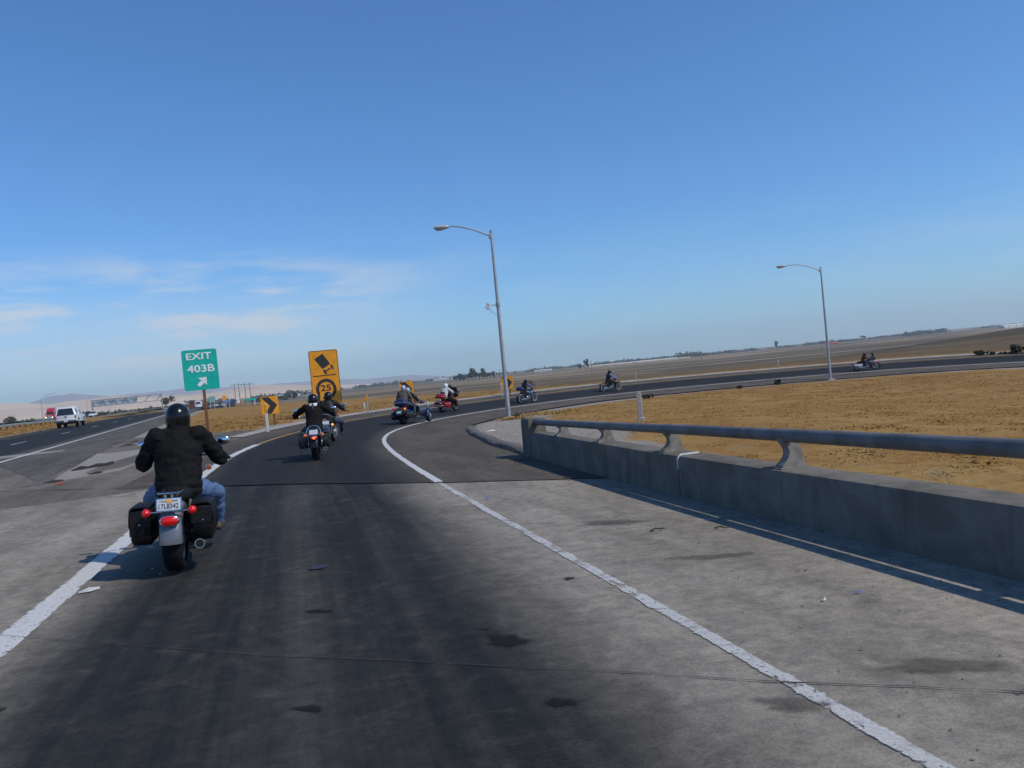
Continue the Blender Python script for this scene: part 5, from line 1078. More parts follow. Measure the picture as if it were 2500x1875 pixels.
    if solo: sp_ = sp_[:4] + [(-.46, .15, seat_z + .06, .64), (-.55, .09, seat_z + .03, .66)]
    for y, w, zt, zb in sp_: rings.append([(w * math.copysign(abs(math.cos(a)) ** .7, math.cos(a)), y, (zt + zb) / 2 + (zt - zb) / 2 * math.copysign(abs(math.sin(a)) ** .7, math.sin(a))) for a in np.linspace(0, 2 * math.pi, 20)[:-1]])
    mb = MB(); mb.loft(rings); mb.build('seat', M_LEATH, o, True, 60)
    # forks, bars, lamp
    for s in (-1, 1):
        mb = MB(); mb.tube([(s * .095, FY - .005, .33), (s * .10, .72, .60), (s * .10, .50, 1.0)], [.034, .03, .022], 10); mb.build('fork_leg', M_CHROME, o)
        mb = MB(); mb.tube([(s * .06, .47, .99), (s * .10, .44, bar_h + .03), (s * .26, .42, bar_h + .04), (s * bar_w * .82, bar_y + .02, bar_h), (s * (bar_w + .07), bar_y - .02, bar_h - .01)], .014, 8); hb = mb.build('handlebar', M_CHROME, o)
        mb = MB(); mb.tube([(s * (bar_w - .05), bar_y, bar_h), (s * (bar_w + .075), bar_y - .02, bar_h - .01)], .019, 10); mb.build('grip', M_RUB, hb)
        mb = MB(); mb.tube([(s * (bar_w - .08), bar_y + .02, bar_h), (s * (bar_w - .02), bar_y + .07, bar_h - .005), (s * (bar_w + .1), bar_y + .07, bar_h - .02)], .007, 6); mb.build('lever', M_CHROME, hb)
        mb = MB(); mb.tube([(s * (bar_w - .10), bar_y + .03, bar_h), (s * (bar_w - .06), bar_y + .06, bar_h + .10), (s * (bar_w - .02), bar_y + .06, bar_h + .15)], .007, 6); mr = mb.build('mirror', M_CHROME, o)
        mb = MB(); mb.sup((s * (bar_w + .005), bar_y + .06, bar_h + .185), (.075, .022, .05), .9, .8, 18, 10, Matrix.Rotation(s * R(-8), 3, 'Y')); mb.build('mirror_shell', mirror_m, mr)
        mb = MB(); mb.sup((s * (bar_w + .003), bar_y + .042, bar_h + .185), (.064, .008, .042), .9, .8, 18, 8, Matrix.Rotation(s * R(-8), 3, 'Y')); mb.build('mirror_glass', M_MIRR, mr)
        mb = MB(); mb.box((s * .27, .46, .265), (.13, .27, .022), .006) if trunk or fairing else mb.tube([(s * .12, .42, .30), (s * .34, .45, .29)], .014, 8); mb.build('foot_peg', M_CHROME, o)
        mb = MB(); mb.tube([(s * .1, .60, .90), (s * .2, .61, .90)], .008, 6); mb.sup((s * .225, .61, .90), (.035, .04, .035)); fs = mb.build('front_signal', M_CHROME, o)
        mb = MB(); mb.sup((s * .225, .59, .90), (.028, .03, .028)); mb.build('signal_lens', M_AMB, fs)
    if not fairing:
        mb = MB(); mb.lathe([(.02, -.13), (.07, -.10), (.092, -.03), (.095, .04), (.088, .05)], (0, .62, .93), (0, 1, 0), 22); hl = mb.build('headlight', M_CHROME, o); mb = MB(); mb.lathe([(.086, .045), (.06, .06), (.01, .066)], (0, .62, .93), (0, 1, 0), 22); mb.build('lens', M_LEN, hl)
    # rear end: tail lamp, signals, plate
    ty = RY - .345
    if tail == 'oval':
        mb = MB(); mb.sup((0, ty - .01, .545), (.092, .03, .054), .8, .8, 22, 12); tl = mb.build('tail_light_housing', M_CHROME, o); mb = MB(); mb.sup((0, ty - .026, .545), (.078, .03, .044), .9, .9, 22, 12); mb.build('tail_light', M_TAIL, tl)
    else:
        mb = MB(); mb.box((0, ty - .0, .56), (.16, .07, .10), .02); tl = mb.build('tail_light_housing', M_CHROME, o); mb = MB(); mb.box((0, ty - .03, .56), (.135, .05, .08), .02); mb.build('tail_light', M_TAIL if lit else M_TAILD, tl)
        if lit: mb = MB(); mb.sup((0, ty - .052, .56), (.035, .012, .028)); mb.build('lit_bulb', M_HOT, tl)
    mb = MB(); mb.tube([(-.21, ty + .05, .625), (.21, ty + .05, .625)], .010, 8); sb = mb.build('signal_bar', M_CHROME, o)
    for s in (-1, 1): mb = MB(); mb.sup((s * .205, ty + .03, .63), (.04, .05, .04)); sg = mb.build('rear_signal', M_CHROME if not tail == 'oval' else M_TAILD, o); mb = MB(); mb.sup((s * .205, ty + .005, .63), (.037, .035, .037)); mb.build('signal_lens', sig, sg)
    if not (trunk or solo): plate(o, ty + .01, .695, R(-16), text, .205 if text else .19)
    if rack:
        mb = MB(); zz = .80
        for x in (-.045, .0, .045): mb.tube([(x, -1.10, zz), (x, -.85, zz + .02), (x, -.74, zz - .02)], .008, 6)
        mb.tube([(-.10, -1.05, zz), (-.095, -1.12, zz), (.095, -1.12, zz), (.10, -1.05, zz)], .011, 8); mb.tube([(-.10, -1.05, zz), (-.10, -.76, zz)], .010, 8); mb.tube([(.10, -1.05, zz), (.10, -.76, zz)], .010, 8); mb.tube([(-.03, -1.1, zz), (-.03, -1.1, zz - .08)], .012, 6); mb.tube([(.03, -1.1, zz), (.03, -1.1, zz - .08)], .012, 6); mb.build('luggage_rack', M_CHROME, o)
    if hoop: mb = MB(); mb.tube([(-.17, -1.05, .64), (-.15, -1.06, .76), (-.09, -1.06, .835), (0, -1.06, .855), (.09, -1.06, .835), (.15, -1.06, .76), (.17, -1.05, .64)], .013, 8); mb.tube([(-.12, -1.06, .79), (-.10, -.7, .76)], .011, 6); mb.tube([(.12, -1.06, .79), (.10, -.7, .76)], .011, 6); mb.build('luggage_rack', M_CHROME, o)
    if bags == 'leather':
        for s in (-1, 1): saddlebag(o, s, (s * .275, -.80, .49), (.19, .46, .36), bag_m)
    elif bags == 'hard':
        for s in (-1, 1): saddlebag(o, s, (s * .30, -.78, .48), (.24, .66, .34), bag_m, True)
    if shield:
        rg = [[(x * (1 - .25 * abs(t)), .50 + .09 * (1 - (x / .24) ** 2) - .12 * t, 1.06 + .42 * t) for x in np.linspace(-.25, .25, 9)] for t in (0, .35, .7, 1.0)]; mb = MB(); mb.loft(rg, False, False); mb.build('windshield', M_SHIELD, o)
    if fairing:
        rings = []
        for t, w, h in ((0, .30, .16), (.4, .34, .20), (.75, .29, .18), (1, .12, .08)): rings.append([(w * math.copysign(abs(math.cos(a)) ** .8, math.cos(a)), .46 + .24 * t, 1.02 + h * math.copysign(abs(math.sin(a)) ** .8, math.sin(a))) for a in np.linspace(0, 2 * math.pi, 22)[:-1]])
        mb = MB(); mb.loft(rings); mb.build('fairing', fairing, o, True, 60); rg = [[(x, .60 + .07 * (1 - (x / .24) ** 2) - .10 * t, 1.16 + .26 * t) for x in np.linspace(-.25, .25, 9)] for t in (0, .5, 1.0)]; mb = MB(); mb.loft(rg, False, False); mb.build('windshield', M_VISOR, o)
        mb = MB(); mb.lathe([(.1, 0), (.1, .03), (.02, .05)], (0, .69, .98), (0, 1, 0), 20); mb.build('headlight', M_LEN, o)
        for s in (-1, 1): mb = MB(); mb.box((s * .17, .33, .52), (.10, .16, .42), .05); mb.build('lower_guard', paint, o); mb = MB(); mb.tube([(s * .12, .5, .30), (s * .36, .5, .34), (s * .37, .5, .52), (s * .14, .5, .66)], .016, 8); mb.build('crash_bar', M_CHROME, o)
    if trunk:
        mb = MB(); mb.sup((0, -.98, .93), (.30, .24, .11), .45, .5, 26, 12); TB = mb.build('trunk', paint, o, True, 60); mb = MB(); mb.sup((0, -.97, 1.03), (.27, .215, .075), .6, .55, 26, 10); mb.build('trunk_lid', paint, TB)
        mb = MB(); mb.box((0, -.985, .905), (.612, .49, .03), .01); mb.build('trunk_trim', M_FRAME, TB)
        mb = MB(); mb.box((0, -1.215, .93), (.42, .03, .05), .012); mb.build('trunk_light', M_TAILD, TB); mb = MB(); mb.box((0, -.76, 1.08), (.30, .08, .22), .03); mb.build('backrest', M_LEATH, TB)
        plate(o, ty - .06, .70, R(-10)); mb = MB(); mb.box((0, ty - .02, .42), (.46, .06, .07), .02); mb.build('rear_bumper', M_CHROME, o)
    if roll:
        mb = MB(); mb.sup((0, -.82, .97), (.28, .15, .13), .6, .6, 20, 12); rb = mb.build('luggage_roll', roll, o); mb = MB(); [mb.lathe([(.152, -.012), (.152, .012)], (x, -.82, .965), (1, 0, 0), 16, False) for x in (-.14, .14)]; mb.build('strap', M_LEATH, rb)
        mb = MB(); mb.tube([(-.12, -.92, .66), (-.12, -.94, 1.05), (.12, -.94, 1.05), (.12, -.92, .66)], .012, 8); mb.build('sissy_bar', M_CHROME, o)
    return o

def ride_matrix(s, o, lean=0.0, turn=0.0, back=.82):
    """rear wheel stands at ramp station s, offset o; heading follows the ramp; lean right positive"""
    th = float(np.interp(s, RS, RT)) + turn; q = ramp(s, o, .012); f = np.array([math.sin(th), math.cos(th)]); a = q[:2]; b = a + f * 1.64
    za, zb = rz_(*a) + .012, rz_(*b) + .012; m = a + f * .80; pitch = math.atan2(zb - za, 1.64)
    return Matrix.Translation((m[0], m[1], za + (zb - za) * .80 / 1.64)) @ Matrix.Rotation(-th, 4, 'Z') @ Matrix.Rotation(pitch, 4, 'X') @ Matrix.Rotation(lean, 4, 'Y')
def place(o, M): o.matrix_world = M; return M

# 1 nearest: silver cruiser, black-jacketed rider
M1 = place(motorcycle('silver cruiser with black leather saddlebags and plate 17L8342, nearest motorcycle', M_SILV, M_SILV, text='17L8342', tail='oval', sig=M_TAIL, rack=True, rear_w=.185, exhaust_r=.048, bar_w=.41), ride_matrix(9.3, 3.46, R(2.5), R(-0.5)))
person('rider in black jacket, blue jeans and glossy black helmet on the nearest motorcycle', M1, dict(hip=(0, -.30, .80), sho=(.215, -.17, 1.315), elbow=(.405, -.07, 1.035), hand=(.41, .30, 1.03), knee=(.34, .2, .64), ankle=(.32, .38, .29), toe=(.335, .56, .25)), M_BLACKC, None, M_JEAN, M_BOOT, left=dict(elbow=(.365, -.08, 1.03)), bulk=1.16, voxel=.013, glove=M_LEATH, fold=.013, band=True)
# 2 and 3: a pair riding one behind the other
M2 = place(motorcycle('black cruiser with grey-black saddlebags and lit tail light, second in line', M_BLKP, M_BLKP, bag_m=mat('grey_leather', (0.026, 0.029, 0.030), .5, var=.25, vscale=8, bump=.3), sig=M_AMB, lit=True, hoop=True, rear_w=.17, bar_w=.47), ride_matrix(21.1, 1.87, R(1.0), R(2)))
person('rider in black jacket with white collar and dark ponytail, second in line', M2, dict(hip=(0, -.34, .80), sho=(.185, -.16, 1.29), neck=(0, -.13, 1.36), head=(0, -.09, 1.455), elbow=(.47, -.02, 1.10), hand=(.47, .30, 1.035)), M_BLACKC, None, M_JEAND, M_BOOTK, bulk=1.0, voxel=.017, tail=True, collar=M_PALE, glove=M_LEATH)
M3 = place(motorcycle('black cruiser with lit amber signal, half hidden ahead of the second rider', M_BLKP, M_BLKP, bags=None, sig=M_AMBL, rear_w=.17, bar_w=.46), ride_matrix(26.6, 1.72, R(2), R(3)))
person('rider in patched black vest with bare arms, half hidden beside the truck sign', M3, dict(sho=(.19, -.16, 1.30), knee=(.36, .2, .66), ankle=(.33, .42, .31), toe=(.34, .6, .28)), M_LEATH, M_LEATH, M_JEAND, M_BOOTK, bulk=1.03, voxel=.018, bare_fore=True)
# 5 red full dresser with two up
M5 = place(motorcycle('red touring motorcycle with trunk and hard cases, carrying two', M_REDP, M_REDP, bags='hard', bag_m=M_REDP, trunk=True, fairing=M_BLKP, rear_w=.16, bar_h=1.0), ride_matrix(48.4, 1.98, R(6), R(4)))
person('driver in black on the red touring motorcycle', M5, dict(hip=(0, -.16, .80), chest=(0, -.06, 1.1), sho=(.19, .0, 1.29), neck=(0, .03, 1.36), head=(0, .09, 1.44), elbow=(.42, .12, 1.05), hand=(.43, .31, 1.0)), M_LEATH, None, M_BLACKC, M_BOOTK, voxel=.024)
person('passenger in white jacket and white helmet on the red touring motorcycle', M5, dict(hip=(0, -.62, .88), chest=(0, -.52, 1.18), sho=(.19, -.46, 1.375), neck=(0, -.44, 1.44), head=(0, -.40, 1.53), elbow=(.36, -.2, 1.16), hand=(.24, .02, .97), hipj=(.14, -.55, .83), knee=(.32, -.16, .74), ankle=(.30, -.08, .36), toe=(.31, .08, .33)), M_WHITEC, None, M_BLACKC, M_BOOTK, M_HELW, bulk=1.05, voxel=.024)
# 6 cruiser with luggage roll
M6 = place(motorcycle('dark cruiser with blue luggage roll and small windscreen', M_BLKP, M_BLKP, bags=None, shield=True, roll=mat('blue_canvas', (0.02, 0.04, 0.12), .8, var=.2), whitewall=True, rear_w=.15, sig=M_TAILD), ride_matrix(56.5, 1.13, R(6), R(3)))
person('rider in black vest with purple sleeves and blue jeans', M6, dict(hip=(0, -.36, .80), chest=(0, -.3, 1.1), sho=(.19, -.24, 1.28), neck=(0, -.22, 1.35), head=(0, -.19, 1.44), elbow=(.36, .02, 1.1), ankle=(.25, .30, .31), toe=(.26, .47, .28), knee=(.26, .15, .68)), M_LEATH, M_PURP, M_JEAN, M_BOOTK, voxel=.024)
# 7 black bobber
M7 = place(motorcycle('black bobber with short bare rear fender and white-walled wheels', M_BLKP, M_BLKP, bags=None, whitewall=True, solo=True, rear_w=.16), ride_matrix(66.7, 2.02, R(6), R(3)))
person('rider in black vest over blue shirt on the black bobber', M7, dict(hip=(0, -.3, .80), sho=(.19, -.2, 1.29), elbow=(.36, .05, 1.06), ankle=(.26, .34, .32), toe=(.27, .51, .29)), M_LEATH, M_BLUS, M_BLACKC, M_BOOTK, voxel=.024)
# 8 farthest: bagger in red, white and blue
M_FLAG = mat('striped_case', (0.62, 0.60, 0.58), .25, coat=.6, vscale=4.5, col2=(0.02, 0.05, 0.28))
M8 = place(motorcycle('touring motorcycle with red, white and blue hard cases, farthest of the line', M_BLUP, M_REDP, bags='hard', bag_m=M_FLAG, fairing=M_BLKP, rear_w=.16, bar_h=1.0), ride_matrix(89.6, .85, R(7), R(2)))
person('rider in dark red shirt on the farthest motorcycle', M8, dict(hip=(0, -.3, .74), chest=(0, -.26, 1.02), sho=(.18, -.2, 1.19), neck=(0, -.18, 1.25), head=(0, -.14, 1.33), elbow=(.37, .04, 1.0), hand=(.43, .30, 1.0)), M_REDS, None, M_JEAND, M_BOOTK, voxel=.024)

# 4 three-wheeler with two riders
def trike(label):
    o = empty('three_wheeler', (0, 0, 0), 0, label, 'three-wheeler', 'motorcycles on the ramp')
    wheel(o, 'rear_wheel', -.80, .31, .22, M_ALU, 10)
    for s in (-1, 1):
        W = wheel(o, 'front_wheel', .84, .30, .17, M_CHROME, 10)
        for q in [W] + list(W.children): q.data.transform(Matrix.Translation((s * .66, 0, 0)))
        F = fender(o, 'front_fender', .84, .30, .33, .21, 62, -98, M_BLUP, .08); F.data.transform(Matrix.Translation((s * .66, 0, 0)))
        mb = MB(); mb.tube([(s * .18, .80, .36), (s * .58, .84, .30)], .03, 8); mb.tube([(s * .18, .95, .42), (s * .58, .86, .36)], .025, 8); mb.build('suspension_arm', M_FRAME, o)
        mb = MB(); mb.sup((s * .66, .63, .40), (.08, .015, .03)); mb.build('fender_reflector', M_TAILD, o)
    rings = []
    for y, w, zt, zb in ((-1.12, .16, .70, .50), (-1.0, .34, .76, .34), (-.7, .37, .74, .28), (-.35, .27, .68, .24), (.1, .25, .78, .22), (.5, .34, .84, .24), (.85, .36, .80, .28), (1.15, .24, .66, .34), (1.3, .08, .56, .42)): rings.append([(w * math.copysign(abs(math.cos(a)) ** .75, math.cos(a)), y, (zt + zb) / 2 + (zt - zb) / 2 * math.copysign(abs(math.sin(a)) ** .75, math.sin(a))) for a in np.linspace(0, 2 * math.pi, 24)[:-1]])
    mb = MB(); mb.loft(rings); mb.build('body', M_BLUP, o, True, 60)
    mb = MB(); mb.sup((0, -1.0, .62), (.30, .22, .17), .6, .6, 22, 12); mb.build('tail_panel', mat('dark_plastic', (0.03, 0.028, 0.028), .5, var=.2), o)
    for s in (-1, 1):
        rot = Matrix.Rotation(s * R(-18), 3, 'Y'); mb = MB(); mb.box((s * .245, -1.145, .735), (.20, .1, .085), .02, rot); tl = mb.build('tail_light', M_TAIL, o)
        if s > 0: mb = MB(); mb.sup((.30, -1.20, .715), (.035, .015, .035)); mb.build('lit_bulb', M_AMBL, tl)
        mb = MB(); mb.sup((s * .34, -.82, .42), (.13, .38, .20), .7, .6, 20, 12); mb.build('side_case', M_BLKP, o)
        mb = MB(); mb.sup((s * .35, -1.21, .40), (.03, .012, .02)); mb.build('side_reflector', M_TAILD, o)
        mb = MB(); mb.tube([(s * .06, .42, .98), (s * .3, .36, 1.04), (s * .47, .28, 1.02)], .015, 8); mb.build('handlebar', M_FRAME, o)
        mb = MB(); mb.sup((s * .50, .48, .97), (.13, .06, .085), .7, .7, 18, 10); mr = mb.build('mirror', M_BLUP, o); mb = MB(); mb.sup((s * .505, .435, .97), (.10, .02, .062), .7, .7, 16, 8); mb.build('mirror_glass', M_MIRR, mr)
        mb = MB(); mb.box((s * .36, .15, .30), (.16, .34, .03), .01); mb.build('footrest', M_ALU, o)
    plate(o, -1.235, .575, R(-10), None, .20, .11)
    mb = MB(); mb.sup((0, -1.2, .46), (.15, .03, .07), .7, .7, 16, 8); mb.build('plate_holder', M_FRAME, o)
    rings = []
    for y, w, zt, zb in ((.12, .10, .80, .72), (.0, .17, .81, .68), (-.3, .2, .80, .66), (-.42, .2, .90, .68), (-.75, .18, .92, .70), (-.9, .10, .86, .74)): rings.append([(w * math.cos(a), y, (zt + zb) / 2 + (zt - zb) / 2 * math.sin(a)) for a in np.linspace(0, 2 * math.pi, 18)[:-1]])
    mb = MB(); mb.loft(rings); mb.build('seat', M_LEATH, o, True, 60)
    rg = [[(x, .62 + .08 * (1 - (x / .28) ** 2) - .14 * t, .90 + .42 * t) for x in np.linspace(-.28, .28, 9)] for t in (0, .5, 1.0)]; mb = MB(); mb.loft(rg, False, False); mb.build('windshield', M_SHIELD, o)
    return o
M4 = place(trike('blue and black three-wheeler with two front wheels, red tail lights and two riders'), ride_matrix(38.7, .55, 0, R(9)))
person('driver in dark jacket and grey helmet on the three-wheeler', M4, dict(hip=(0, -.1, .90), chest=(0, -.04, 1.2), sho=(.20, .0, 1.39), neck=(0, .02, 1.46), head=(0, .06, 1.55), elbow=(.42, .1, 1.12), hand=(.46, .28, 1.02), hipj=(.15, -.05, .86), knee=(.36, .3, .72), ankle=(.36, .2, .38), toe=(.37, .36, .34)), M_LEATH, None, M_BLACKC, M_BOOTK, M_HELS, bulk=1.08, voxel=.022)
person('passenger in grey-brown T-shirt and silver helmet on the three-wheeler', M4, dict(hip=(0, -.6, 1.0), chest=(0, -.54, 1.3), sho=(.19, -.5, 1.50), neck=(0, -.48, 1.57), head=(0, -.44, 1.665), elbow=(.34, -.42, 1.2), hand=(.38, -.28, .95), hipj=(.15, -.55, .95), knee=(.34, -.14, .84), ankle=(.36, -.2, .44), toe=(.37, -.05, .41)), M_GREYT, M_GREYT, M_JEAND, M_BOOTK, M_HELS, bulk=1.06, voxel=.022, bare_fore=True)
BG = empty('travel_bag', (0, 0, 0), 0, 'blue travel bag strapped behind the three-wheeler passenger', 'bag'); BG.matrix_world = M4 @ Matrix.Translation((0, -.92, .86))
mb = MB(); mb.sup((0, 0, .14), (.30, .18, .16), .55, .5, 24, 12); mb.build('bag_body', M_BLUP, BG, True, 60); mb = MB(); mb.sup((0, .02, .29), (.20, .12, .07), .7, .6, 18, 10); mb.build('top_pouch', M_JEAND, BG, True, 60)
mb = MB(); mb.box((0, -.10, .16), (.61, .2, .02), .006); mb.build('zip_band', M_CHROME, BG)

# ================================================================ VEHICLES ON THE FREEWAY
M_CARW = mat('white_car_paint', (0.62, 0.64, 0.66), .3, coat=.5, var=.05, vscale=1.0); M_CARK = mat('dark_car_paint', (0.03, 0.032, 0.04), .3, coat=.5); M_MAR = mat('maroon_paint', (0.16, 0.015, 0.02), .3, coat=.5); M_TRR = mat('truck_red', (0.42, 0.012, 0.02), .3, coat=.5)
M_CGL = mat('car_glass', (0.016, 0.02, 0.024), .1, coat=.3); M_HDL = mat('lit_headlight', (1.0, 0.85, 0.6), .2, emit=3.0); M_BUMP = mat('dark_bumper', (0.05, 0.055, 0.075), .4, .3)
FRZ = R(19.4)
def slab(mb, poly, w, top=1.0, edge=.06):
    """side outline (y,z) given width w; sides drawn in near the rim; top<1 leans the sides in with height"""
    zs = [p[1] for p in poly]; z0, z1 = min(zs), max(zs); cy = sum(p[0] for p in poly) / len(poly); cz = sum(zs) / len(zs); rings = []
    for t, k in ((-1, .94), (-.95, .985), (-.88, 1), (.88, 1), (.95, .985), (1, .94)):
        rings.append([(t * w / 2 * (1 + (top - 1) * ((z - z0) / max(z1 - z0, .01))), cy + (y - cy) * k, cz + (z - cz) * k) for y, z in poly])
    mb.loft(rings)
def car_wheel(root, x, y, r, w):
    mb = MB(); s = 1 if x > 0 else -1; mb.lathe([(.02, .0), (r * .55, -.01), (r * .6, -.03), (r * .6, -w)], (x, y, r), (s, 0, 0), 18); W = mb.build('wheel', M_ALU, root)
    mb = MB(); mb.lathe([(r * .58, -.01), (r * .8, .012), (r * .97, -.01), (r, -.05), (r, -w + .05), (r * .95, -w), (r * .55, -w)], (x, y, r), (s, 0, 0), 26); mb.build('tyre', M_RUB, W)
def fplace(o, x, y, flip=False): o.matrix_world = Matrix.Translation((x, y, rz_(x, y) + .05 + .0006 * max(0, y - 90))) @ Matrix.Rotation(FRZ + (math.pi if flip else 0), 4, 'Z')
def quad(name, pts, m, parent): mb = MB(); mb.add(pts, [(0, 1, 2, 3)]); return mb.build(name, m, parent, False)
# white pickup with canopy
P = empty('pickup_truck', (0, 0, 0), 0, 'white pickup truck with white canopy and dark rear window on the freeway', 'pickup')
mb = MB(); slab(mb, [(-2.8, .62), (-2.82, 1.18), (-.7, 1.2), (1.1, 1.2), (1.3, 1.2), (2.35, 1.12), (2.72, .98), (2.78, .55), (2.1, .5), (-2.1, .5)], 1.92, .97); mb.build('body', M_CARW, P)
mb = MB(); slab(mb, [(-.70, 1.18), (-.58, 1.70), (-.3, 1.78), (.35, 1.76), (1.22, 1.18)], 1.84, .82); mb.build('cab', M_CARW, P)
mb = MB(); slab(mb, [(-2.8, 1.17), (-2.62, 1.93), (-2.45, 2.02), (-.98, 2.04), (-.84, 1.95), (-.8, 1.17)], 1.86, .74); mb.build('canopy', M_CARW, P)
quad('rear_window', [(-.76, -2.832, 1.24), (.76, -2.832, 1.24), (.60, -2.67, 1.86), (-.60, -2.67, 1.86)], M_CGL, P)
for s in (-1, 1):
    quad('side_window', [(s * .912, -2.2, 1.42), (s * .912, -1.3, 1.42), (s * .80, -1.35, 1.82), (s * .80, -2.15, 1.82)], M_CGL, P)
    quad('door_window', [(s * .905, -.45, 1.27), (s * .905, .85, 1.27), (s * .815, .42, 1.68), (s * .815, -.4, 1.68)], M_CGL, P)
    mb = MB(); mb.box((s * .86, -2.83, 1.02), (.13, .05, .3), .02); mb.build('tail_light', M_TAILD, P)
    mb = MB(); mb.box((s * 1.07, .75, 1.3), (.2, .1, .2), .03); mb.build('mirror', M_CARK, P)
    for y in (-1.72, 1.75): car_wheel(P, s * .95, y, .39, .26); mb = MB(); mb.lathe([(.40, 0), (.47, .004), (.47, -.02)], (s * .955, y, .5), (s, 0, 0), 22); mb.build('wheel_arch', M_CARK, P)
quad('windshield', [(-.76, 1.235, 1.24), (.76, 1.235, 1.24), (.68, .47, 1.72), (-.68, .47, 1.72)], M_CGL, P)
mb = MB(); mb.box((0, -2.86, .60), (1.84, .16, .22), .04); bmp = mb.build('bumper', M_BUMP, P); mb = MB(); mb.box((0, -2.95, .62), (.32, .015, .15), .004); mb.build('license_plate', M_PLATE, bmp)
mb = MB(); mb.box((0, -2.85, 1.06), (.2, .03, .09), .01); mb.build('tailgate_handle', M_CARK, P); mb = MB(); mb.box((0, -.2, .42), (1.5, 4.4, .2), .03); mb.build('underbody', M_FRAME, P)
mb = MB(); mb.box((.74, -2.77, 1.42), (.12, .01, .12), .0, Matrix.Rotation(R(-14), 3, 'X')); mb.build('sticker', M_PALE, P)
fplace(P, -44.6, 82.6)
# red semi truck towards the camera
T = empty('semi_truck', (0, 0, 0), 0, 'red semi truck with lit headlights coming towards the camera behind the pickup', 'truck')
mb = MB(); slab(mb, [(0.6, .7), (.6, 1.95), (1.2, 2.0), (2.6, 1.75), (2.9, 1.5), (2.95, .7)], 1.9, .92); mb.build('hood', M_TRR, T)
mb = MB(); slab(mb, [(-2.4, .9), (-2.4, 3.9), (-1.9, 4.05), (-.6, 3.7), (.4, 2.95), (.75, 2.0), (.75, .9)], 2.4, .93); mb.build('cab', M_TRR, T)
quad('windshield', [(-1.02, .79, 2.05), (1.02, .79, 2.05), (.98, .45, 2.85), (-.98, .45, 2.85)], M_CGL, T)
mb = MB(); mb.box((0, 2.97, 1.25), (1.1, .06, .95), .05); mb.build('grille', M_CHROME, T); mb = MB(); mb.box((0, 3.0, .6), (2.3, .2, .36), .06); mb.build('bumper', M_CHROME, T)
for s in (-1, 1):
    mb = MB(); mb.sup((s * .92, 2.92, 1.0), (.2, .1, .13)); mb.build('headlight', M_HDL, T); mb = MB(); mb.box((s * 1.45, .9, 2.1), (.22, .1, .7), .04); mb.build('mirror', M_CARK, T)
    for y, r in ((2.1, .52), (-1.6, .52), (-2.9, .52)): car_wheel(T, s * 1.2, y, r, .3)
    mb = MB(); mb.tube([(s * 1.1, -2.55, 1.2), (s * 1.1, -2.55, 4.1)], .08, 10); mb.build('exhaust_stack', M_CHROME, T); mb = MB(); mb.lathe([(.3, -.7), (.32, -.65), (.32, .65), (.3, .7)], (s * 1.0, -.4, .75), (0, 1, 0), 16); mb.build('fuel_tank', M_ALU, T)
mb = MB(); mb.box((0, -10.2, 2.6), (2.5, 14.8, 2.8), .06); mb.build('trailer', M_CARW, T); mb = MB(); mb.box((0, -6, .95), (1.0, 14, .3)); mb.build('chassis', M_FRAME, T)
for s in (-1, 1):
    for y in (-15.2, -16.4): car_wheel(T, s * 1.2, y, .52, .3)
fplace(T, -150, 266, True)
def sedan(label, m, x, y, flip, tall=1.0, group='cars far along the freeway'):
    C_ = empty('car', (0, 0, 0), 0, label, 'car', group)
    mb = MB(); slab(mb, [(-2.25, .4), (-2.3, .85), (-1.5, .95), (1.0, .92), (2.1, .75), (2.25, .4)], 1.78, .94); mb.build('body', m, C_)
    mb = MB(); slab(mb, [(-1.7, .92), (-1.05, 1.42 * tall), (.2, 1.44 * tall), (1.05, .9)], 1.6, .8); mb.build('cabin', M_CGL, C_)
    mb = MB(); slab(mb, [(-1.1, 1.41 * tall), (-1.0, 1.46 * tall), (.15, 1.47 * tall), (.25, 1.42 * tall)], 1.3, .98); mb.build('roof', m, C_)
    for s in (-1, 1):
        for yy in (-1.35, 1.4): car_wheel(C_, s * .88, yy, .32, .2)
        mb = MB(); mb.box((s * .7, -2.28, .74), (.3, .06, .12), .02); mb.build('tail_light', M_TAILD, C_); mb = MB(); mb.box((s * .7, 2.2, .68), (.3, .1, .12), .02); mb.build('headlight', M_LEN, C_)
    fplace(C_, x, y, flip)
sedan('white car with dark windows right behind the pickup, on the opposite freeway', M_CARW, -118.4, 231, True)
sedan('dark car ahead of the white car on the opposite freeway', M_CARK, -126, 243, True, 1.1)
sedan('small white car in front of the far dark road', M_CARW, -109, 301, False); sedan('smallest white car, farthest right in the far traffic', M_CARW, -117, 331, False)
def van(label, m, x, y, flip, h, L=5.2, w=2.0):
    V = empty('van', (0, 0, 0), 0, label, 'van', 'cars far along the freeway'); mb = MB(); slab(mb, [(-L / 2, .45), (-L / 2, h - .1), (-L / 2 + .15, h), (L / 2 - 1.8, h), (L / 2 - .9, h * .58), (L / 2, h * .48), (L / 2, .45)], w, .92); mb.build('body', m, V)
    quad('rear_window', [(-.7, -L / 2 - .02, h * .6), (.7, -L / 2 - .02, h * .6), (.64, -L / 2 - .0, h * .88), (-.64, -L / 2 - .0, h * .88)], M_CGL, V)
    for s in (-1, 1):
        for yy in (-L * .3, L * .3): car_wheel(V, s * w * .48, yy, .36, .24)
        mb = MB(); mb.box((s * w * .42, -L / 2, h * .45), (.14, .06, .4), .02); mb.build('tail_light', M_TAILD, V)
    fplace(V, x, y, flip)
van('maroon truck far along the freeway, left of the exit post', M_MAR, -99.5, 255, False, 2.7); van('white van far along the freeway, behind the exit sign post', M_CARW, -92.0, 240, False, 2.1)

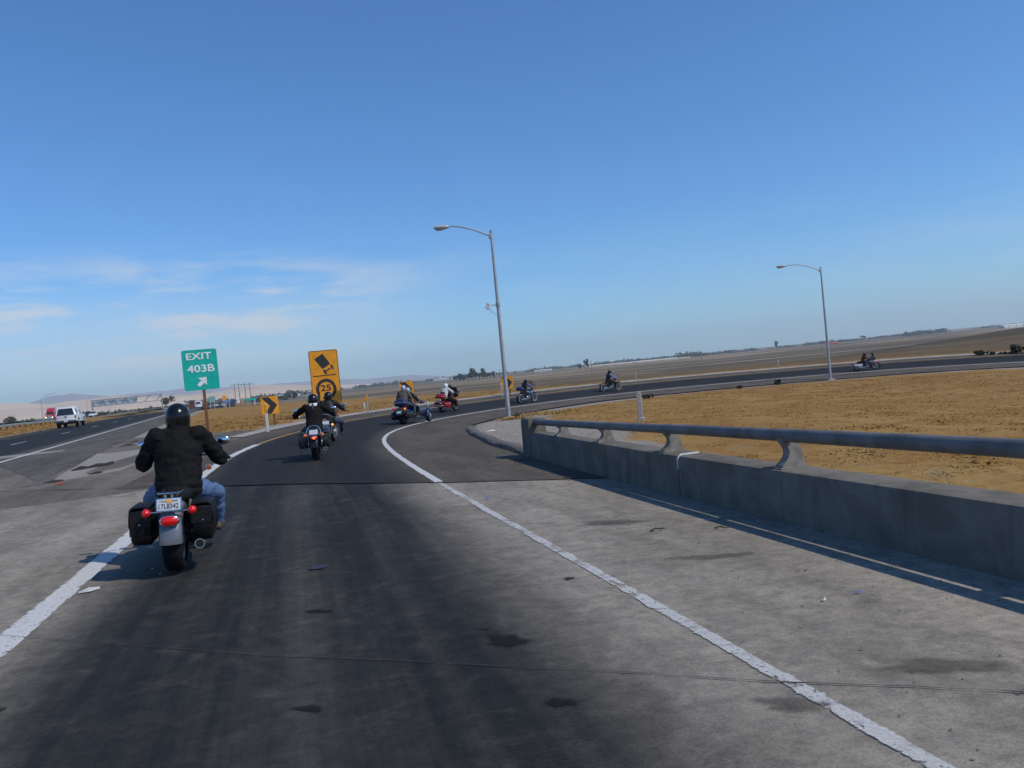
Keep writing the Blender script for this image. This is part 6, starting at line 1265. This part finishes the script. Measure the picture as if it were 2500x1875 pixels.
# ================================================================ GRASS, DEBRIS
def straw_mat(name, c1, c2, c3):
    k = NT(name); p = k.pos(); n = k.noise(p, .5, 5, .6, .5); n2 = k.noise(p, 9.0, 2)
    c = k.mix(k.step(n, .4, .62), c1, c2); k.base(k.mix(k.math('MULTIPLY', k.step(n2, .5, .75), .7), c, c3)); k.rough(.9); k.b.inputs['Specular IOR Level'].default_value = .15; return k.m
M_STRAW = straw_mat('dry_grass_blades', (0.29, 0.162, 0.044), (0.36, 0.235, 0.08), (0.21, 0.105, 0.032))
def grass_field(name, pts, hs, blades, label, seed, wide=1.0):
    g = np.random.default_rng(seed); n = len(pts); base = ground_fn(pts[:, 0], pts[:, 1]); V = np.empty((n, blades, 3, 3)); 
    for b in range(blades):
        a = g.uniform(0, 2 * np.pi, n); lean = g.uniform(.6, 2.6, n) * hs; rad = g.uniform(0, .10, n) * wide; w = g.uniform(.006, .016, n) * wide; c = base + np.stack([np.cos(a) * rad, np.sin(a) * rad, np.full(n, -.01)], -1)
        t = np.stack([-np.sin(a), np.cos(a), np.zeros(n)], -1) * w[:, None]; V[:, b, 0] = c - t; V[:, b, 1] = c + t; V[:, b, 2] = c + np.stack([np.cos(a) * lean, np.sin(a) * lean, hs * g.uniform(.5, 1.1, n)], -1)
    P = V.reshape(-1, 3); F = np.arange(len(P)).reshape(-1, 3); me = bpy.data.meshes.new(name); me.vertices.add(len(P)); me.vertices.foreach_set('co', P.ravel()); me.loops.add(F.size); me.loops.foreach_set('vertex_index', F.ravel()); me.polygons.add(len(F)); me.polygons.foreach_set('loop_start', np.arange(0, F.size, 3)); me.update(calc_edges=True); me.materials.append(M_STRAW)
    o = bpy.data.objects.new(name, me); COL.objects.link(o); tag(o, label, kind='stuff'); return o
def patchy(x, y): return .5 + .5 * np.sin(x * .55 + 1.7 * np.sin(y * .38)) * np.sin(y * .63 + 1.4 * np.sin(x * .29)) + .25 * np.sin(x * 1.7 + y * .9) * np.sin(y * 1.9 - x * .6)
g = np.random.default_rng(21)
# inside the loop: denser close to the barrier
r_ = 6 + 62 * g.random(150000) ** 1.15; a_ = np.radians(g.uniform(-2, 36, 150000)); X = r_ * np.sin(a_); Y = r_ * np.cos(a_); s_, o_ = so(X, Y); gap = oin(s_) - o_; vw = np.interp(s_, [10, 16, 24, 32, 40, 46, 60, 90, 150], [.6, 3.3, 4.0, 3.6, 3.0, 2.2, 1.9, 1.9, 1.8])
keep = (gap > vw + g.normal(0, .5, len(X))) & (o_ < 0) & (g.random(len(X)) < np.clip(patchy(X, Y) * 1.3, .06, 1)); pts = np.stack([X, Y], -1)[keep][:30000]
grass_field('dry_grass', pts, g.uniform(.012, .042, len(pts)) * np.interp(np.hypot(pts[:, 0], pts[:, 1]), [8, 60], [.45, 1.9]), 4, 'matted golden dry grass inside the loop behind the barrier', 1, 1.5)
# gore and outer verge
X = g.uniform(-40, 12, 70000); Y = g.uniform(34, 88, 70000); s_, o_ = so(X, Y); p_ = (X - F0[0]) * FN[0] + (Y - F0[1]) * FN[1]; w_ = wid(s_)
keep = (o_ > w_ + 3.0 + g.normal(0, .35, len(X))) & (p_ < -4.8) & (s_ > 35.5) & (o_ < w_ + np.interp(s_, [40, 55, 70], [40, 12, 5])) & (g.random(len(X)) < np.clip(patchy(X + 9, Y) * 1.2, .08, 1)); pts = np.stack([X, Y], -1)[keep][:30000]
grass_field('dry_grass', pts, g.uniform(.03, .09, len(pts)), 4, 'dry golden grass on the gore and outside the curve', 2, 2.0)
X = g.uniform(-95, -20, 60000); Y = g.uniform(30, 170, 60000); p_ = (X - F0[0]) * FN[0] + (Y - F0[1]) * FN[1]
keep = (p_ > 10.2) & (p_ < 35) & (g.random(len(X)) < np.clip(patchy(X, Y + 5) * 1.3, .15, 1)); pts = np.stack([X, Y], -1)[keep][:14000]
grass_field('dry_grass', pts, g.uniform(.06, .17, len(pts)), 4, 'dry golden grass in the freeway median', 3, 3.0)
# tufts by the lamp foot and the kerb
pts = np.concatenate([np.stack([-.1 + g.normal(0, .35, 260), 39.6 + g.normal(0, .5, 260)], -1), np.stack([.35 + g.normal(0, .12, 60), 17.4 + g.normal(0, .3, 60)], -1), np.stack([1.6 + g.normal(0, .8, 400), 44 + g.normal(0, 1.2, 400)], -1)])
grass_field('dry_grass', pts, g.uniform(.06, .2, len(pts)), 4, 'small tufts of dry grass round the lamp foot and barrier end', 4, 1.4)

# grit swept against the barrier and over the shoulder: one uncountable mass
M_GRIT = mat('grit', (0.07, 0.06, 0.05), .9, col2=(0.24, 0.22, 0.19), vscale=30)
n = 1100; s_ = g.uniform(2, 16, n); o_ = np.where(g.random(n) < .62, -2.2 + np.abs(g.normal(0, .22, n)), g.uniform(-2.1, .0, n)); q = ramp(s_, o_, .004); mb = MB()
for k in range(n):
    r = g.uniform(.002, .009) * (1.7 if g.random() < .06 else 1); c = q[k]; u = g.normal(0, 1, (4, 3)) * r * .8; mb.add([(c[0] - r, c[1] - r * .7, c[2]), (c[0] + r, c[1] - r * .5 + u[0][1], c[2]), (c[0] + u[1][0], c[1] + r, c[2]), (c[0] + u[2][0] * .4, c[1] + u[3][1] * .4, c[2] + r * .9)], [(0, 1, 3), (1, 2, 3), (2, 0, 3)])
tag(mb.build('grit', M_GRIT, None, False), 'dark grit and gravel strewn along the barrier foot', kind='stuff')
n = 2600; s_ = g.uniform(16.5, 44, n); o_ = oin(s_) - .35 - np.abs(g.normal(0, 1.4, n)); q = ramp(s_, o_, 0); q[:, 2] = ground_fn(q[:, 0], q[:, 1])[:, 2]; mb = MB()
for k in range(n):
    r = g.uniform(.008, .035); c = q[k]; mb.add([(c[0] - r, c[1] - r * .7, c[2]), (c[0] + r, c[1] - r * .5, c[2]), (c[0], c[1] + r, c[2]), (c[0] + .2 * r, c[1], c[2] + r * .8)], [(0, 1, 3), (1, 2, 3), (2, 0, 3)])
tag(mb.build('gravel', mat('gravel_stone', (0.16, 0.145, 0.125), .9, col2=(0.38, 0.35, 0.31), vscale=6), None, False), 'loose gravel on the nose behind the kerb', kind='stuff')
# single pieces of litter
M_TYRE = mat('shredded_tyre', (0.018, 0.017, 0.017), .8, var=.3); M_BLUEL = mat('blue_litter', (0.07, 0.14, 0.42), .6); M_TWIG = mat('twig', (0.05, 0.04, 0.03), .9, var=.3)
def strip(name, pts, w, t, m, label, group='litter on the pavement'):
    x0, y0 = pts[0]; z0 = rz_(x0, y0) + .012; rings = []
    for k, (x, y) in enumerate(pts):
        a = pts[min(k + 1, len(pts) - 1)]; b = pts[max(k - 1, 0)]; d = Vector((a[0] - b[0], a[1] - b[1], 0)).normalized(); nn = Vector((-d.y, d.x, 0)); ww = w * (1 - .55 * abs(2 * k / (len(pts) - 1) - 1) ** 2) * (1 + .25 * math.sin(k * 2.3)); up = t * (.6 + 1.2 * abs(math.sin(k * 1.7))); c = Vector((x - x0, y - y0, rz_(x, y) + .012 - z0)); rings.append([c - nn * ww, c - nn * ww * .6 + Vector((0, 0, up)), c + nn * ww * .5 + Vector((0, 0, up * .8)), c + nn * ww])
    mb = MB(); mb.loft(rings); o = mb.build(name, m, None); o.location = (x0, y0, z0); tag(o, label, 'litter', group); return o
strip('tyre_shred', [(-11.56, 21.2), (-11.52, 21.5), (-11.45, 21.8), (-11.38, 22.1), (-11.3, 22.35), (-11.22, 22.7)], .07, .05, M_TYRE, 'long black tyre shred lying in the gore, biggest of the debris')
strip('tyre_shred', [(-10.5, 20.0), (-10.42, 20.2), (-10.38, 20.4)], .05, .03, M_TYRE, 'short black tyre scrap near the long shred')
strip('tyre_shred', [(-10.75, 18.5), (-10.62, 18.66), (-10.5, 18.85)], .05, .03, M_TYRE, 'black tyre scrap at the bridge joint in the gore')
strip('tyre_shred', [(-14.85, 30.6), (-14.7, 30.95), (-14.6, 31.3)], .05, .03, M_TYRE, 'dark scrap on the gore below the freeway line')
strip('tyre_shred', [(-15.6, 33.2), (-15.5, 33.5)], .05, .03, M_TYRE, 'dark scrap farthest up the gore')
strip('red_scrap', [(-10.25, 18.05), (-10.19, 18.14), (-10.14, 18.2)], .03, .03, mat('red_scrap', (0.26, 0.04, 0.03), .7), 'small red plastic scrap at the bridge joint')
strip('litter_sheet', [(-4.13, 7.46), (-4.06, 7.52), (-3.99, 7.58)], .04, .02, mat('pale_scrap', (0.34, 0.36, 0.38), .5, var=.3), 'pale crumpled scrap beside the left white line')
strip('dark_patch_scrap', [(-2.03, 7.58), (-1.97, 7.65), (-1.90, 7.72)], .075, .004, mat('dark_blue_scrap', (0.022, 0.026, 0.04), .7), 'flat dark square scrap in the middle of the lane')
strip('blue_litter', [(2.10, 5.325), (2.12, 5.33), (2.145, 5.33)], .009, .006, M_BLUEL, 'small blue scrap on the right shoulder')
strip('blue_litter', [(-.50, 11.12), (-.46, 11.15)], .03, .02, M_BLUEL, 'small blue scrap just right of the line near the joint')
strip('white_litter', [(1.85, 5.22), (1.87, 5.235)], .012, .012, M_WHITEP, 'tiny white scrap left of the blue scrap on the shoulder')
strip('white_litter', [(-1.0, 27.2), (-.85, 27.25), (-.7, 27.28)], .035, .02, M_WHITEP, 'small white scrap on the asphalt before the kerb')
for k, (x, y, L, a, lab) in enumerate(((1.28, 7.95, .16, .3, 'dark twig lying on the shoulder below the third rail post'), (1.85, 7.75, .14, -.4, 'dark twig on the shoulder nearer the barrier'), (.72, 12.42, .3, .25, 'dark stick lying on the bridge joint by the barrier'), (.05, 15.6, .32, .1, 'dark stick near the foot of the kerb'))):
    T = empty('twig', (x, y, rz_(x, y) + .015), a, lab, 'twig', 'twigs on the shoulder'); mb = MB(); mb.tube([(-L / 2, 0, 0), (-L / 6, .02, .012), (L / 5, -.01, .008), (L / 2, .03, 0)], [.008, .007, .006, .003], 6); mb.build('stem', M_TWIG, T); mb = MB(); mb.tube([(-L / 6, .02, .01), (L / 10, .07, .015)], [.005, .002], 5); mb.tube([(L / 5, -.01, .008), (L / 3, -.06, .012)], [.004, .002], 5); mb.build('side_shoots', M_TWIG, T)
